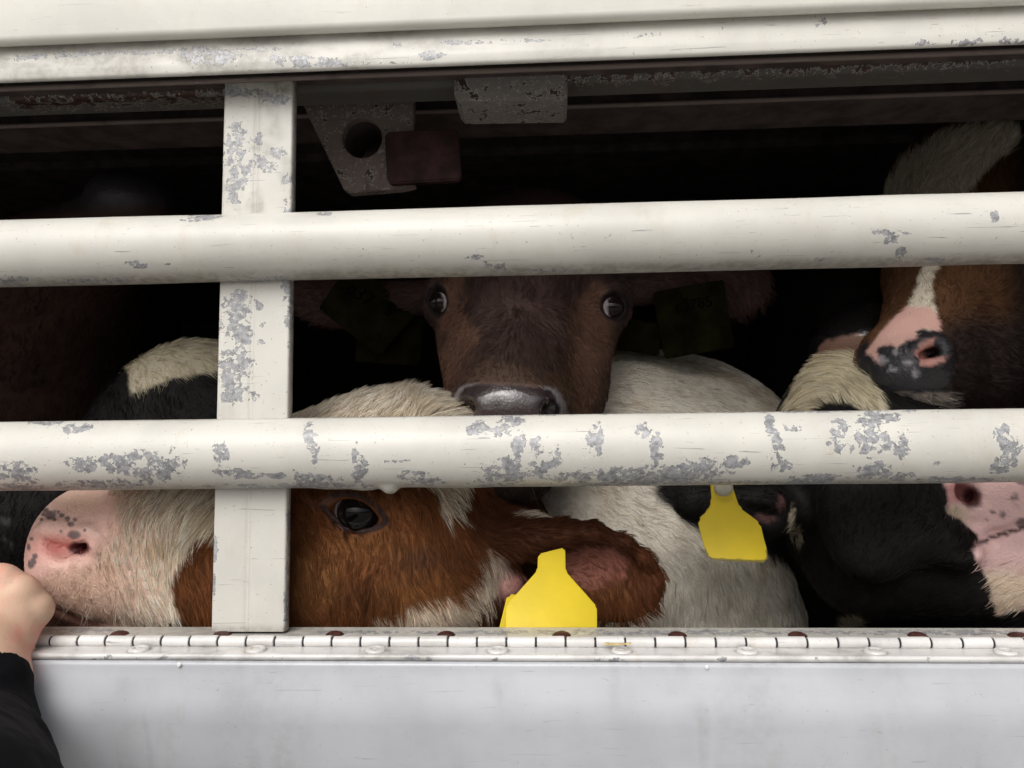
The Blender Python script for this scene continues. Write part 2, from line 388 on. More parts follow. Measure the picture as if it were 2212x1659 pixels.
# inner lip under the rail
zl = zat(152, .0)
prof = [(.012, zl + .012), (.006, zl + .006), (.0035, zl + .0045)] + arc(.0022, zl + .0015, .0018, 90, 270, 6) + [(.0040, zl + .0002), (.0060, zl + .004), (.0120, zl + .011)]
lip = grid_profile('inner_lip', prof, M_dirty, TR, [(1500,150,10,10)], lambda V, n, u, v: .5 * np.ones(len(V)) * (n[:, 1] > -.5), .01)
box('rail_light_block', X0, X1, .012, .030, zl + .010, zl + .16, M_inner, TR)  # added dark box, stops light passing up between rail and panel
# inner rail strip with flaked paint
zz = zat(178, .045)
grid_profile('inner_rail', dense([(.045, zl + .03), (.045, zz + .003), (.049, zz), (.075, zz + .002)], .003), M_rusty, TR,
             [(1250 + 45 * k, 150 - 2 * k, 60, 40) for k in range(0, 22, 2)] + [(60 + 50 * k, 205 - 2 * k, 60, 40) for k in range(9)], None, .004)
# ceiling beam; the highlight on its lower edge is a paler-coloured strip
zb = zat(236, .14)
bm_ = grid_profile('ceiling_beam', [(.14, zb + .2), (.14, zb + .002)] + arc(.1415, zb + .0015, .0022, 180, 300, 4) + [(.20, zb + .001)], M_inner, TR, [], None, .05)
grid_profile('beam_highlight_strip', arc(.139, zb, .0022, 0, 360, 8), M_dirty, TR, [], None, .05)
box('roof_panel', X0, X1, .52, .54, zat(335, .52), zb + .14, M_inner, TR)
# latch block, bracket plate with a hole, red-brown plate, hanging bolt
def pw(pts, y): return [(P(a, b, y)[0], P(a, b, y)[2]) for a, b in pts]
blk = extrude_poly('latch_block', pw([(980, 140), (1225, 132), (1226, 205), (1218, 213), (992, 217), (981, 205)], .028), .028, .07, M_block, TR, bev=.002)
me = blk.data; set_attr(me, 'chip', .62 * np.ones(len(me.vertices))); set_attr(me, 'grime', .1 * np.ones(len(me.vertices)))
hole = pw([(782 + 43 * math.cos(a), 297 + 44 * math.sin(a)) for a in np.linspace(0, 2 * math.pi, 28, endpoint=False)], .095)
pl = extrude_poly('bracket_plate', pw([(646, 175), (894, 165), (893, 262), (890, 394), (898, 400), (870, 407), (758, 416), (742, 408), (655, 228)], .095), .095, .105, M_dirty, TR, hole=hole, bev=.0008)
me = pl.data; set_attr(me, 'chip', .50 * np.ones(len(me.vertices))); set_attr(me, 'grime', .0 * np.ones(len(me.vertices)))
# tube behind the hole
bm = bmesh.new(); hc = P(782, 297, .1)
bmesh.ops.create_cone(bm, cap_ends=False, segments=32, radius1=.0155, radius2=.0155, depth=.05, matrix=Matrix.Translation((hc[0], .132, hc[2])) @ Matrix.Rotation(math.pi / 2, 4, 'X'))
me = bpy.data.meshes.new('bracket_tube'); bm.to_mesh(me); bm.free(); link('bracket_tube', me, M_inner, TR)
def rrect(cu, cv, hu, hv, r, ang=0, n=5):
    out = []
    for sx, sy, a0 in ((1, 1, 0), (-1, 1, 90), (-1, -1, 180), (1, -1, 270)):
        for k in range(n + 1):
            a = math.radians(a0 + 90 * k / n); x = sx * (hu - r) + r * math.cos(a); y = sy * (hv - r) + r * math.sin(a)
            ca, sa = math.cos(math.radians(ang)), math.sin(math.radians(ang)); out.append((cu + x * ca - y * sa, cv + x * sa + y * ca))
    return out
rp = extrude_poly('latch_plate', pw(rrect(913, 336, 80, 56, 13, -3), .085), .085, .093, M_red, TR, bev=.0012)
bm = bmesh.new(); hb = P(1103, 226, .05)
bmesh.ops.create_uvsphere(bm, u_segments=14, v_segments=8, radius=.005, matrix=Matrix.Translation(hb))
bmesh.ops.create_cone(bm, cap_ends=True, segments=10, radius1=.003, radius2=.003, depth=.02, matrix=Matrix.Translation(hb + [0, 0, .01]))
me = bpy.data.meshes.new('hanging_bolt'); bm.to_mesh(me); bm.free(); link('hanging_bolt', me, M_rust, TR)
# the post: a box section with two scored lines down its face
def post(xc0, w=.0492, real=True):
    zt = zl + .004; zbm = zat(1362, .004) - .001
    xs = [0, .0006, .0014]; prof = []
    def face(x): return .004
    xl = np.concatenate([[0], np.linspace(.0012, w - .0012, 36), [w]])
    V = []; nz = int((zt - zbm) / .002)
    cols = []
    cols.append((0, .012)); cols.append((0, .0052)); cols.append((.0004, .0044)); cols.append((.0012, .004))
    for x in np.arange(.0022, w * .5 - .0032, .0016): cols.append((x, .004))
    c = w * .5
    for dx, dy in ((-.0020, 0), (-.0016, .00032), (-.0012, 0), (.0002, 0), (.0006, .00032), (.0010, 0)): cols.append((c + dx, .004 + dy))
    for x in np.arange(c + .003, w - .0016, .0016): cols.append((x, .004))
    cols += [(w - .0012, .004), (w - .0004, .0044), (w, .0052), (w, .008), (w, .012)]
    cols = np.array(cols); m = len(cols)
    lean = 0.0
    Z = np.linspace(zbm, zt, nz)
    A, B = np.meshgrid(np.arange(nz), np.arange(m), indexing='ij')
    V = np.stack([xc0 + cols[B, 0], cols[B, 1], Z[A]], -1).reshape(-1, 3)
    i, j = np.meshgrid(np.arange(nz - 1), np.arange(m), indexing='ij'); j2 = (j + 1) % m
    Q = np.stack([i * m + j, i * m + j2, (i + 1) * m + j2, (i + 1) * m + j], -1).reshape(-1, 4)
    me = fast_mesh('post', V, Q); ob = link('post', me, M_paint, TR)
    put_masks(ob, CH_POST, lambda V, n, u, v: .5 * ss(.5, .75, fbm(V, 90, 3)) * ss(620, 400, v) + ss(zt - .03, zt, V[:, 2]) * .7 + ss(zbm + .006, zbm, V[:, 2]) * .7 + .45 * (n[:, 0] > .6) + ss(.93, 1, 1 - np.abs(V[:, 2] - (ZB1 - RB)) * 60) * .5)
xp = P(470, 770, .004)[0]
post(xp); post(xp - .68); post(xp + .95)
# sill ledge, hinge, lower flap
zs = zat(1376, -.001)
prof = dense([(.060, zs - .05), (.026, zs - .002), (.0245, zs + .0004), (.022, zs + .0008), (-.001, zs), (-.0022, zs - .001), (-.0022, zs - .006)], .002)
def sill_g(V, n, u, v): return .35 + .5 * (u < 700) * fbm(V, 60, 3)
sill = grid_profile('sill', prof[::-1], M_paint, TR, [(1400,1366,720,7),(2100,1366,400,7),(760,1366,120,5),(160,1362,120,7)], sill_g, .0025)
HG = bpy.data.objects.new('hinge', None); C.objects.link(HG); HG.parent = TR
yk = -.0060; rk = .0036; zk = zat(1387, yk)
ya, za_ = yk - .001, zk - rk * .75; yb = -.0265; zb_ = zat(1421, yb)
prof = dense([(ya, za_), (yb + .0022, zb_ + .0016)], .002) + arc(yb + .0015, zb_ - .0002, .0017, 80, 215, 7) + [(yb + .0012, zb_ - .0022)]
RX = []
def hg(V, n, u, v):
    g = .55 * ss(.42, .7, fbm(V, 45, 9))
    for x in RX: g = np.maximum(g, .9 * ss(.0088, .0064, np.hypot(V[:, 0] - x, (V[:, 1] + .0172) * .95)))
    return g + .3 * ss(.006, .0, np.abs(V[:, 1] - ya))
riv_u = [60, 301, 553, 812, 1076, 1343, 1614, 1890, 2172]
RX += [P(u, 1410, -.0172)[0] for u in riv_u]
leaf = grid_profile('hinge_leaf', prof[::-1], M_hinge, TR, CH_HINGE, hg, .0022); leaf.parent = HG
HG.location = (0, 0, 0); bpy.context.view_layer.update()
HG.location = Vector((0, 0, 0))
leaf.location = -TR.location
def hinge_child(name, me, mat, smooth=True):
    o = bpy.data.objects.new(name, me); C.objects.link(o)
    if len(me.materials) == 0: me.materials.append(mat)
    if smooth: me.shade_smooth()
    o.parent = HG; o.location = -TR.location; return o
xg = [P(u, 1387, yk)[0] for u in (113, 2185)]
pitch = .01845
npk = int(2.2 / pitch); xk0 = xg[0] - math.floor((xg[0] - X0) / pitch) * pitch
for k in range(npk):
    x = xk0 + k * pitch; bm = bmesh.new()
    bmesh.ops.create_cone(bm, cap_ends=True, segments=20, radius1=rk, radius2=rk, depth=pitch - .0014,
        matrix=Matrix.Translation((x + pitch / 2, yk, zk + (.0002 if k % 2 else -.0002))) @ Matrix.Rotation(math.pi / 2, 4, 'Y'))
    bmesh.ops.bevel(bm, geom=[e for e in bm.edges if e.calc_face_angle(0) > .9], offset=.0003, segments=2, affect='EDGES')
    me = bpy.data.meshes.new('knuckle'); bm.to_mesh(me); bm.free()
    ob = hinge_child('knuckle', me, M_hinge)
    me.set_sharp_from_angle(angle=.9)
    set_attr(me, 'grime', np.full(len(me.vertices), .35 * ((k * 7) % 5) / 5.)); set_attr(me, 'chip', np.zeros(len(me.vertices)))
bm = bmesh.new(); bmesh.ops.create_cone(bm, cap_ends=True, segments=12, radius1=rk * .82, radius2=rk * .82, depth=2.2, matrix=Matrix.Translation((0, yk, zk)) @ Matrix.Rotation(math.pi / 2, 4, 'Y'))
me = bpy.data.meshes.new('hinge_pin'); bm.to_mesh(me); bm.free(); hinge_child('hinge_pin', me, M_dark)
def lathe(prof, n=28):
    V = []; F = []
    for r, z in prof:
        for k in range(n): V.append((r * math.cos(2 * math.pi * k / n), r * math.sin(2 * math.pi * k / n), z))
    for i in range(len(prof) - 1):
        for k in range(n): F.append((i * n + k, i * n + (k + 1) % n, (i + 1) * n + (k + 1) % n, (i + 1) * n + k))
    return V, F
tl = math.atan2(za_ - zb_, ya - yb)
Vr, Fr = lathe([(.0063, -.0012), (.0064, .0006), (.0058, .0015), (.0046, .0020), (.0027, .0019), (.0023, .0009), (.0018, .0016), (.0002, .0017)])
rm = None; riv_u = [60, 301, 553, 812, 1076, 1343, 1614, 1890, 2172]
xr = [P(u, 1410, (ya + yb) / 2 - .0005)[0] for u in riv_u]
step = (xr[-1] - xr[1]) / 7
rivx = [xr[1] - 2 * step, ] + [xr[1] - step] + xr[1:] + [xr[-1] + step * k for k in (1, 2)]
for x in rivx:
    yy = (ya + yb) / 2 - .0008; z0 = za_ + (zb_ - za_) * (yy - ya) / (yb - ya)
    M = Matrix.Translation((x, yy, z0 + .0008)) @ Matrix.Rotation(tl, 4, 'X')
    me = bpy.data.meshes.new('rivet'); me.from_pydata([tuple(M @ Vector(v)) for v in Vr], [], Fr); me.update()
    ob = hinge_child('rivet', me, M_hinge)
    set_attr(me, 'grime', np.full(len(me.vertices), .15)); set_attr(me, 'chip', np.zeros(len(me.vertices)))
Vb, Fb = lathe([(.0062, -.001), (.0060, .0008), (.0048, .0020), (.0028, .0028), (.0002, .0030)])
bu = [266, 487, 727, 966, 1213, 1461, 1718, 1975, 2190]
xb = [P(u, 1373, .008)[0] for u in bu]
xb += [xb[0] - .075, xb[-1] + .075]
for x in xb:
    me = bpy.data.meshes.new('rusty_bolt'); me.from_pydata([(v[0] + x, v[1] + .0035, v[2] + zs - .0006) for v in Vb], [], Fb); me.update()
    link('rusty_bolt', me, M_rust, TR)
# lower flap
yf = -.0280; zf = zat(1433, yf); zc = zat(1545, yf)
prof = [(-.004, zf + .0005)] + arc(yf + .0025, zf - .0022, .0025, 90, 180, 5) + dense([(yf, zf - .004), (yf - .0035, zc + .006)], .004) + [(yf - .0036, zc + .001), (yf - .0030, zc - .006), (yf + .012, zc - .06), (yf + .022, zc - .12), (yf + .06, zc - .6)]
def lg(V, n, u, v): return .22 * ss(.50, .8, fbm(V * [1, 1, .45], 26, 2, 5)) + .30 * ss(.66, .8, fbm(V * [1, 1, .2], 60, 6, 3)) + .45 * ss(.0016, 0, np.abs(V[:, 2] - zf)) * fbm(V, 80, 3)
grid_profile('lower_flap', prof[::-1], M_panel_low, TR, [], lg, .003)
box('flap_seam', X0, X1, yf + .0032, -.004, zf + .0012, zb_ - .0012, M_dark, TR)
def waterdrop(u, v, r, sx=1, sz=1):
    y = yf - .0015 if v < 1545 else yf - .0025
    c = P(u, v, y); bm = bmesh.new(); bmesh.ops.create_uvsphere(bm, u_segments=16, v_segments=10, radius=r)
    for q in bm.verts: q.co = Vector((q.co.x * sx * (1 + .2 * math.sin(q.co.z * 900)), q.co.y * .16, q.co.z * sz)) + Vector(c)
    me = bpy.data.meshes.new('water_drop'); bm.to_mesh(me); bm.free(); link('water_drop', me, M_drop, TR)
def drop_mat():
    s = N('milky_drop'); s.b.inputs['Base Color'].default_value = (.80, .80, .80, 1); s.b.inputs['Roughness'].default_value = .05
    s.b.inputs['Coat Weight'].default_value = .6; return s.m
M_drop = drop_mat()
for a in ((629, 1497, .0022, 1, 1.1), (1812, 1558, .0022, 1, 1.8), (1977, 1570, .0009, 1, 1), (1527, 1441, .0010, 1, 1.3), 
          (386, 1436, .0014, 1, 1), (992, 1528, .0010, 1, 1), (1490, 1500, .0008, 1, 1)): waterdrop(*a)
# body of the trailer behind the bars: floor, far wall, ceiling, ends
M_in = M_inner
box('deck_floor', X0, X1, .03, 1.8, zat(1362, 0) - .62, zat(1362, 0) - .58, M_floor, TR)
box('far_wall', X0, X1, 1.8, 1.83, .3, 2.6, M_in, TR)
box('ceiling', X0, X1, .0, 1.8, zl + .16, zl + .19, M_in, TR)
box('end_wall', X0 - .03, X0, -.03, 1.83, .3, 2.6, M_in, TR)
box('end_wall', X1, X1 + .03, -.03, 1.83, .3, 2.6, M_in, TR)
print('trailer', time.time() - T0)

# ------------------------------------------------------------------ distance-field sculpting
def smin(a, b, k):
    if k <= 0: return np.minimum(a, b)
    h = np.clip(k - np.abs(a - b), 0, None) / k
    return np.minimum(a, b) - h * h * k * .25
class Sculpt:
    def __init__(s, res=.003): s.res = res; s.items = []; s.F = None
    # primitive constructors -------------------------------------
    def cone(s, a, b, ra, rb, k=.02, sub=False): s.items.append(('c', np.array(a, float), np.array(b, float), ra, rb, k, sub)); return s
    def ell(s, c, r, k=.02, rot=(0, 0, 0), sub=False):
        from mathutils import Euler
        M = np.array(Euler([math.radians(x) for x in rot]).to_matrix())
        s.items.append(('e', np.array(c, float), np.array(r, float), M, k, sub)); return s
    def bbox(s, it):
        if it[0] == 'c':
            lo = np.minimum(it[1] - it[3], it[2] - it[4]); hi = np.maximum(it[1] + it[3], it[2] + it[4]); k = it[5]
        else:
            e = np.sqrt(((it[3] * it[2][None, :]) ** 2).sum(1)); lo = it[1] - e; hi = it[1] + e; k = it[4]
        return lo - k - .004, hi + k + .004
    def setup(s):
        lo = np.min([s.bbox(i)[0] for i in s.items if not i[-1]], 0) - .01; hi = np.max([s.bbox(i)[1] for i in s.items if not i[-1]], 0) + .01
        s.lo = lo; s.n = np.ceil((hi - lo) / s.res).astype(int) + 1
        s.F = np.full(s.n, .05, np.float32)
        s.done = 0; s.apply()
    def apply(s):
        for it in s.items[s.done:]:
            lo, hi = s.bbox(it)
            i0 = np.clip(np.floor((lo - s.lo) / s.res).astype(int), 0, s.n); i1 = np.clip(np.ceil((hi - s.lo) / s.res).astype(int) + 1, 0, s.n)
            if (i1 <= i0).any(): continue
            ax = [s.lo[d] + np.arange(i0[d], i1[d]) * s.res for d in range(3)]
            X, Y, Z = np.meshgrid(*ax, indexing='ij'); sl = tuple(slice(i0[d], i1[d]) for d in range(3))
            if it[0] == 'c':
                a, b, ra, rb = it[1:5]; e = b - a; L = max(e @ e, 1e-12)
                t = np.clip(((X - a[0]) * e[0] + (Y - a[1]) * e[1] + (Z - a[2]) * e[2]) / L, 0, 1)
                d = np.sqrt((X - a[0] - t * e[0]) ** 2 + (Y - a[1] - t * e[1]) ** 2 + (Z - a[2] - t * e[2]) ** 2) - (ra + (rb - ra) * t); k = it[5]
            else:
                c, r, M, k = it[1:5]; q = [X - c[0], Y - c[1], Z - c[2]]
                q = [q[0] * M[0, j] + q[1] * M[1, j] + q[2] * M[2, j] for j in range(3)]
                k0 = np.sqrt(sum((q[j] / r[j]) ** 2 for j in range(3))); k1 = np.sqrt(sum((q[j] / r[j] ** 2) ** 2 for j in range(3)))
                d = k0 * (k0 - 1) / np.maximum(k1, 1e-6)
            if it[-1]: s.F[sl] = -smin(-s.F[sl], d, k)
            else: s.F[sl] = smin(s.F[sl], d, k)
        s.done = len(s.items)
    def samp(s, p):
        q = (p - s.lo) / s.res; i = np.floor(q).astype(int); t = q - i
        ok = (i >= 0).all(1) & (i < s.n - 1).all(1); i = np.where(ok[:, None], i, 0); r = 0
        for a in (0, 1):
            for b in (0, 1):
                for c in (0, 1):
                    w = (t[:, 0] if a else 1 - t[:, 0]) * (t[:, 1] if b else 1 - t[:, 1]) * (t[:, 2] if c else 1 - t[:, 2])
                    r = r + w * s.F[i[:, 0] + a, i[:, 1] + b, i[:, 2] + c]
        return np.where(ok, r, .05)
    def hit(s, u, v, back=0.0):
        d = ray(u, v); t = (np.arange(.40, 1.2, .0008)) / d[1]
        p = cam_loc[None] + d[None] * t[:, None]; f = s.samp(p); i = np.argmax(f < 0)
        if f[i] >= 0: raise RuntimeError('no surface at %s %s' % (u, v))
        return p[i] + d / np.linalg.norm(d) * back
    def normal(s, p):
        e = .003; return np.array([(s.samp((p + np.eye(3)[i] * e)[None]) - s.samp((p - np.eye(3)[i] * e)[None]))[0] for i in range(3)]) / (2 * e)
    def tube(s, pts, r, k=.004, sub=False, back=0.0, closed=False):
        """pts: list of grid (u,v) laid on the surface; r: radius or list, metres"""
        W = [s.hit(a, b, back) for a, b in pts]
        if closed: W = W + [W[0]]
        rr = r if isinstance(r, (list, tuple)) else [r] * len(W)
        if closed and isinstance(r, (list, tuple)): rr = list(r) + [r[0]]
        for i in range(len(W) - 1): s.cone(W[i], W[i + 1], rr[i], rr[i + 1], k, sub)
        s.apply(); return W
    def mesh(s, name, noise_amp=.0):
        F = s.F; ins = F < 0; nx, ny, nz = F.shape
        c = [ins[a:nx - 1 + a, b:ny - 1 + b, d:nz - 1 + d] for a in (0, 1) for b in (0, 1) for d in (0, 1)]
        cnt = sum(x.astype(np.int8) for x in c); act = (cnt > 0) & (cnt < 8); idx = np.argwhere(act)
        vid = np.full(act.shape, -1, np.int64); vid[act] = np.arange(len(idx))
        acc = np.zeros((len(idx), 3)); num = np.zeros(len(idx))
        cor = [(a, b, d) for a in (0, 1) for b in (0, 1) for d in (0, 1)]
        for i, a in enumerate(cor):
            for b in cor[i + 1:]:
                if sum(abs(x - y) for x, y in zip(a, b)) != 1: continue
                fa = F[idx[:, 0] + a[0], idx[:, 1] + a[1], idx[:, 2] + a[2]]; fb = F[idx[:, 0] + b[0], idx[:, 1] + b[1], idx[:, 2] + b[2]]
                m = (fa < 0) != (fb < 0); t = np.where(m, fa / np.where(m, fa - fb, 1), 0)
                A = np.array(a, float); B = np.array(b, float)
                acc += np.where(m[:, None], A + (B - A) * t[:, None], 0); num += m
        V = s.lo + (idx + acc / num[:, None]) * s.res
        Q = []
        for ax in range(3):
            o1, o2 = [(1, 2), (2, 0), (0, 1)][ax]
            sh = [slice(None)] * 3; s0 = [slice(1, -1)] * 3
            A = [slice(1, n - 1) for n in F.shape]; A[ax] = slice(0, F.shape[ax] - 1); B = list(A); B[ax] = slice(1, F.shape[ax])
            a = ins[tuple(A)]; b = ins[tuple(B)]; ch = np.argwhere(a != b); sgn = a[a != b]
            off = np.ones(3, int); off[ax] = 0; p = ch + off
            def vv(d1, d2):
                q = p.copy(); q[:, o1] -= d1; q[:, o2] -= d2; return vid[q[:, 0], q[:, 1], q[:, 2]]
            quad = np.stack([vv(1, 1), vv(0, 1), vv(0, 0), vv(1, 0)], 1)
            quad = np.where(sgn[:, None], quad, quad[:, ::-1]); Q.append(quad)
        Q = np.concatenate(Q); Q = Q[(Q >= 0).all(1)]
        if noise_amp > 0:
            me = fast_mesh(name, V, Q); n = np.empty(len(V) * 3, np.float32); me.vertices.foreach_get('normal', n)
            V = V + n.reshape(-1, 3) * ((fbm(V, 45, 4) - .5) * noise_amp)[:, None]; bpy.data.meshes.remove(me)
        me = fast_mesh(name, V, Q); return me, V

def idw(u, v, ctrl, pw=3):
    ctrl = np.array(ctrl, float); num = 0; den = 0
    for c in ctrl:
        w = 1 / (((u - c[0]) ** 2 + (v - c[1]) ** 2) + 400) ** (pw / 2); num = num + w[:, None] * c[None, 2:]; den = den + w
    return num / den[:, None]
rng = np.random.default_rng(7)
def grow(name, body, parent, n, colfn, comb, length, width=.00016, lift=.35, clump=.55, clump_size=.004, wild=.12, umin=-150, umax=2360, vmin=90, vmax=1460, seed=0, jit=.12, liftc=None):
    """short hair strands rooted on the body mesh"""
    me = body.data; nv = len(me.vertices); V = np.empty(nv * 3, np.float32); me.vertices.foreach_get('co', V); V = V.reshape(-1, 3).astype(float)
    Nn = np.empty(nv * 3, np.float32); me.vertices.foreach_get('normal', Nn); Nn = Nn.reshape(-1, 3).astype(float)
    me.calc_loop_triangles(); T = np.empty(len(me.loop_triangles) * 3, np.int32); me.loop_triangles.foreach_get('vertices', T); T = T.reshape(-1, 3)
    cen = V[T].mean(1); u, v = proj(cen); vw = cam_loc - cen; vw /= np.linalg.norm(vw, axis=1)[:, None]
    fn = np.cross(V[T[:, 1]] - V[T[:, 0]], V[T[:, 2]] - V[T[:, 0]]); ar = np.linalg.norm(fn, axis=1) / 2
    dt = np.einsum('ij,ij->i', Nn[T].mean(1), vw)
    w = ar * (dt > -.35) * (u > umin) * (u < umax) * (v > vmin) * (v < vmax)
    r_ = np.random.default_rng(seed + 11)
    ti = r_.choice(len(T), n, p=w / w.sum()); a = r_.random(n); b = r_.random(n); f = a + b > 1; a[f] = 1 - a[f]; b[f] = 1 - b[f]; c = 1 - a - b
    tri = T[ti]; p = V[tri[:, 0]] * a[:, None] + V[tri[:, 1]] * b[:, None] + V[tri[:, 2]] * c[:, None]
    nn = Nn[tri[:, 0]] * a[:, None] + Nn[tri[:, 1]] * b[:, None] + Nn[tri[:, 2]] * c[:, None]; nn /= np.linalg.norm(nn, axis=1)[:, None]
    u, v = proj(p)
    L = idw(u, v, length)[:, 0] / 1000.
    col, bare = colfn(p, nn, u, v)
    keep = r_.random(len(p)) > bare; L = L * (1 - .85 * bare)
    p, nn, u, v, L, col = p[keep], nn[keep], u[keep], v[keep], L[keep], col[keep]; n = len(p)
    cb = idw(u, v, comb); d = cb[:, :1] * CR[None] - cb[:, 1:2] * CU[None]
    if cb.shape[1] > 2: d = d + cb[:, 2:3] * CF[None]
    d = d - nn * np.einsum('ij,ij->i', d, nn)[:, None]; d /= np.linalg.norm(d, axis=1)[:, None] + 1e-6
    # wavy comb direction
    sd_ = np.cross(nn, d); ang = (fbm(p, 28, seed) - .5) * 1.5 + (vn(p, 110, seed + 3) - .5) * .9 + r_.normal(0, jit, n)
    d = d * np.cos(ang)[:, None] + sd_ * np.sin(ang)[:, None]
    L = L * (.7 + .6 * r_.random(n)) * (.75 + .5 * fbm(p, 60, seed + 5))
    wl = r_.random(n) < .01; L = np.where(wl, L * 1.5, L)
    lf = (lift if liftc is None else idw(u, v, liftc)[:, 0]) * (.6 + .8 * vn(p, 90, seed + 9)) + r_.normal(0, wild, n); lf = np.clip(lf, .05, 1.2)
    NP = 5; t = np.linspace(0, 1, NP)
    pts = np.zeros((n, NP, 3))
    for k, tt in enumerate(t):
        a_ = lf * (1 - .45 * tt)
        pts[:, k] = p + (d * (np.cos(a_) * tt)[:, None] + nn * (np.sin(a_) * tt)[:, None]) * L[:, None] - nn * (.0006 * (k == 0))
    # clumping
    ncl = max(50, int(ar[w > 0].sum() / clump_size ** 2)); ncl = min(ncl, n // 4)
    ci = r_.choice(n, ncl, replace=False); kd = kdtree.KDTree(ncl)
    for j, q in enumerate(ci): kd.insert(p[q], j)
    kd.balance(); near = np.array([kd.find(x)[1] for x in p]); cc = ci[near]
    tip = pts[cc, -1] - pts[:, -1]; dist = np.linalg.norm(p[cc] - p, axis=1)
    amt = clump * (dist < clump_size * 2.5)
    for k, tt in enumerate(t): pts[:, k] += tip * (amt * tt ** 1.6)[:, None]
    crand = r_.random(n)[cc]; col = col * (1 + (crand - .5)[:, None] * .5) * np.exp(r_.normal(-.05, .26, n))[:, None]
    col = np.clip(col, .002, .95)
    hc = bpy.data.hair_curves.new(name); hc.add_curves([NP] * n)
    hc.attributes['position'].data.foreach_set('vector', pts.astype(np.float32).ravel())
    rad = (width * np.array([1., 1., .85, .6, .15])[None, :] * (.7 + .6 * r_.random(n))[:, None]).astype(np.float32)
    ra = hc.attributes.get('radius') or hc.attributes.new('radius', 'FLOAT', 'POINT'); ra.data.foreach_set('value', rad.ravel())
    ca = hc.attributes.new('Col', 'FLOAT_COLOR', 'CURVE'); cd_ = np.ones((n, 4), np.float32); cd_[:, :3] = col; ca.data.foreach_set('color', cd_.ravel())
    hc.materials.append(M_hair)
    o = bpy.data.objects.new(name, hc); C.objects.link(o); o.parent = parent; o.location = -Vector(parent.location); return o
def strands(name, parent, lines, col, width=.00012):
    """a few long whiskers or lashes: list of point lists (world)"""
    hc = bpy.data.hair_curves.new(name); hc.add_curves([len(l) for l in lines])
    pts = np.concatenate([np.array(l) for l in lines]); hc.attributes['position'].data.foreach_set('vector', pts.astype(np.float32).ravel())
    ra = hc.attributes.get('radius') or hc.attributes.new('radius', 'FLOAT', 'POINT')
    ra.data.foreach_set('value', np.concatenate([np.linspace(width, width * .2, len(l)) for l in lines]).astype(np.float32))
    ca = hc.attributes.new('Col', 'FLOAT_COLOR', 'CURVE'); cd_ = np.ones((len(lines), 4), np.float32); cd_[:, :3] = col; ca.data.foreach_set('color', cd_.ravel())
    hc.materials.append(M_hair); o = bpy.data.objects.new(name, hc); C.objects.link(o); o.parent = parent; o.location = -Vector(parent.location); return o
def whiskers(parent, sc, roots, dirs, L, col, seed=0, n=1, width=.00012, name='whiskers'):
    r_ = np.random.default_rng(seed); lines = []
    for (a, b), (dx, dy, dz) in zip(roots, dirs):
        for _ in range(n):
            p = sc.hit(a + r_.normal(0, 6), b + r_.normal(0, 5)); d = dx * CR - dy * CU + dz * CF + r_.normal(0, .25, 3); d /= np.linalg.norm(d)
            l = L * (.6 + .7 * r_.random()); bend = r_.normal(0, .18, 3) + np.array([0, 0, -.2])
            lines.append([p + d * l * t + bend * l * t * t for t in np.linspace(0, 1, 7)])
    return strands(name, parent, lines, col, width)
def eyeball(parent, c, r, gaze, iris=(.012, .008, .007), sclera=(.52, .46, .44), iris_ang=46, name='eye', squash=1.0):
    n1, n2 = 48, 32; gaze = np.array(gaze, float); gaze /= np.linalg.norm(gaze)
    V = []; F = []
    for i in range(n2 + 1):
        for j in range(n1):
            a = math.pi * i / n2; b = 2 * math.pi * j / n1; V.append((math.sin(a) * math.cos(b), math.sin(a) * math.sin(b), math.cos(a)))
    for i in range(n2):
        for j in range(n1): F.append((i * n1 + j, i * n1 + (j + 1) % n1, (i + 1) * n1 + (j + 1) % n1, (i + 1) * n1 + j))
    V = np.array(V); ang = np.degrees(np.arccos(np.clip(V @ gaze, -1, 1)))
    bul = 1 + .07 * (1 - ss(0, 60, ang)); W_ = np.array(c) + V * r * bul[:, None]
    f = ss(iris_ang - 2, iris_ang + 3, ang)[:, None]; lim = 0 * f
    rad = ss(iris_ang * .55, iris_ang * .9, ang)[:, None] * (1 - f)
    col = np.array(iris)[None] * (1 - f) + np.array(sclera)[None] * f + rad * np.array([.006, .004, .003])
    col = col * (1 - .5 * lim) * (1 - .55 * ss(75, 110, ang)[:, None] * f)
    me = bpy.data.meshes.new(name); me.from_pydata([tuple(x) for x in W_], [], F); me.update()
    set_attr(me, 'Col', np.clip(col, 0, 1), 'FLOAT_COLOR'); return link(name, me, M_eye, parent)
def mixc(col, c, f): return col * (1 - f[:, None]) + np.array(c)[None] * f[:, None]
def refine(me, fn, times=1):
    bm = bmesh.new(); bm.from_mesh(me)
    for _ in range(times):
        V = np.array([v.co[:] for v in bm.verts]); u, v = proj(V); sel = fn(u, v) & (V[:, 1] < .14)
        es = [e for e in bm.edges if sel[e.verts[0].index] and sel[e.verts[1].index]]
        bmesh.ops.subdivide_edges(bm, edges=es, cuts=1, smooth=.8, use_grid_fill=True); bm.verts.ensure_lookup_table(); bm.verts.index_update()
    bmesh.ops.triangulate(bm, faces=[f for f in bm.faces if len(f.verts) > 4])
    bm.to_mesh(me); bm.free(); me.update()
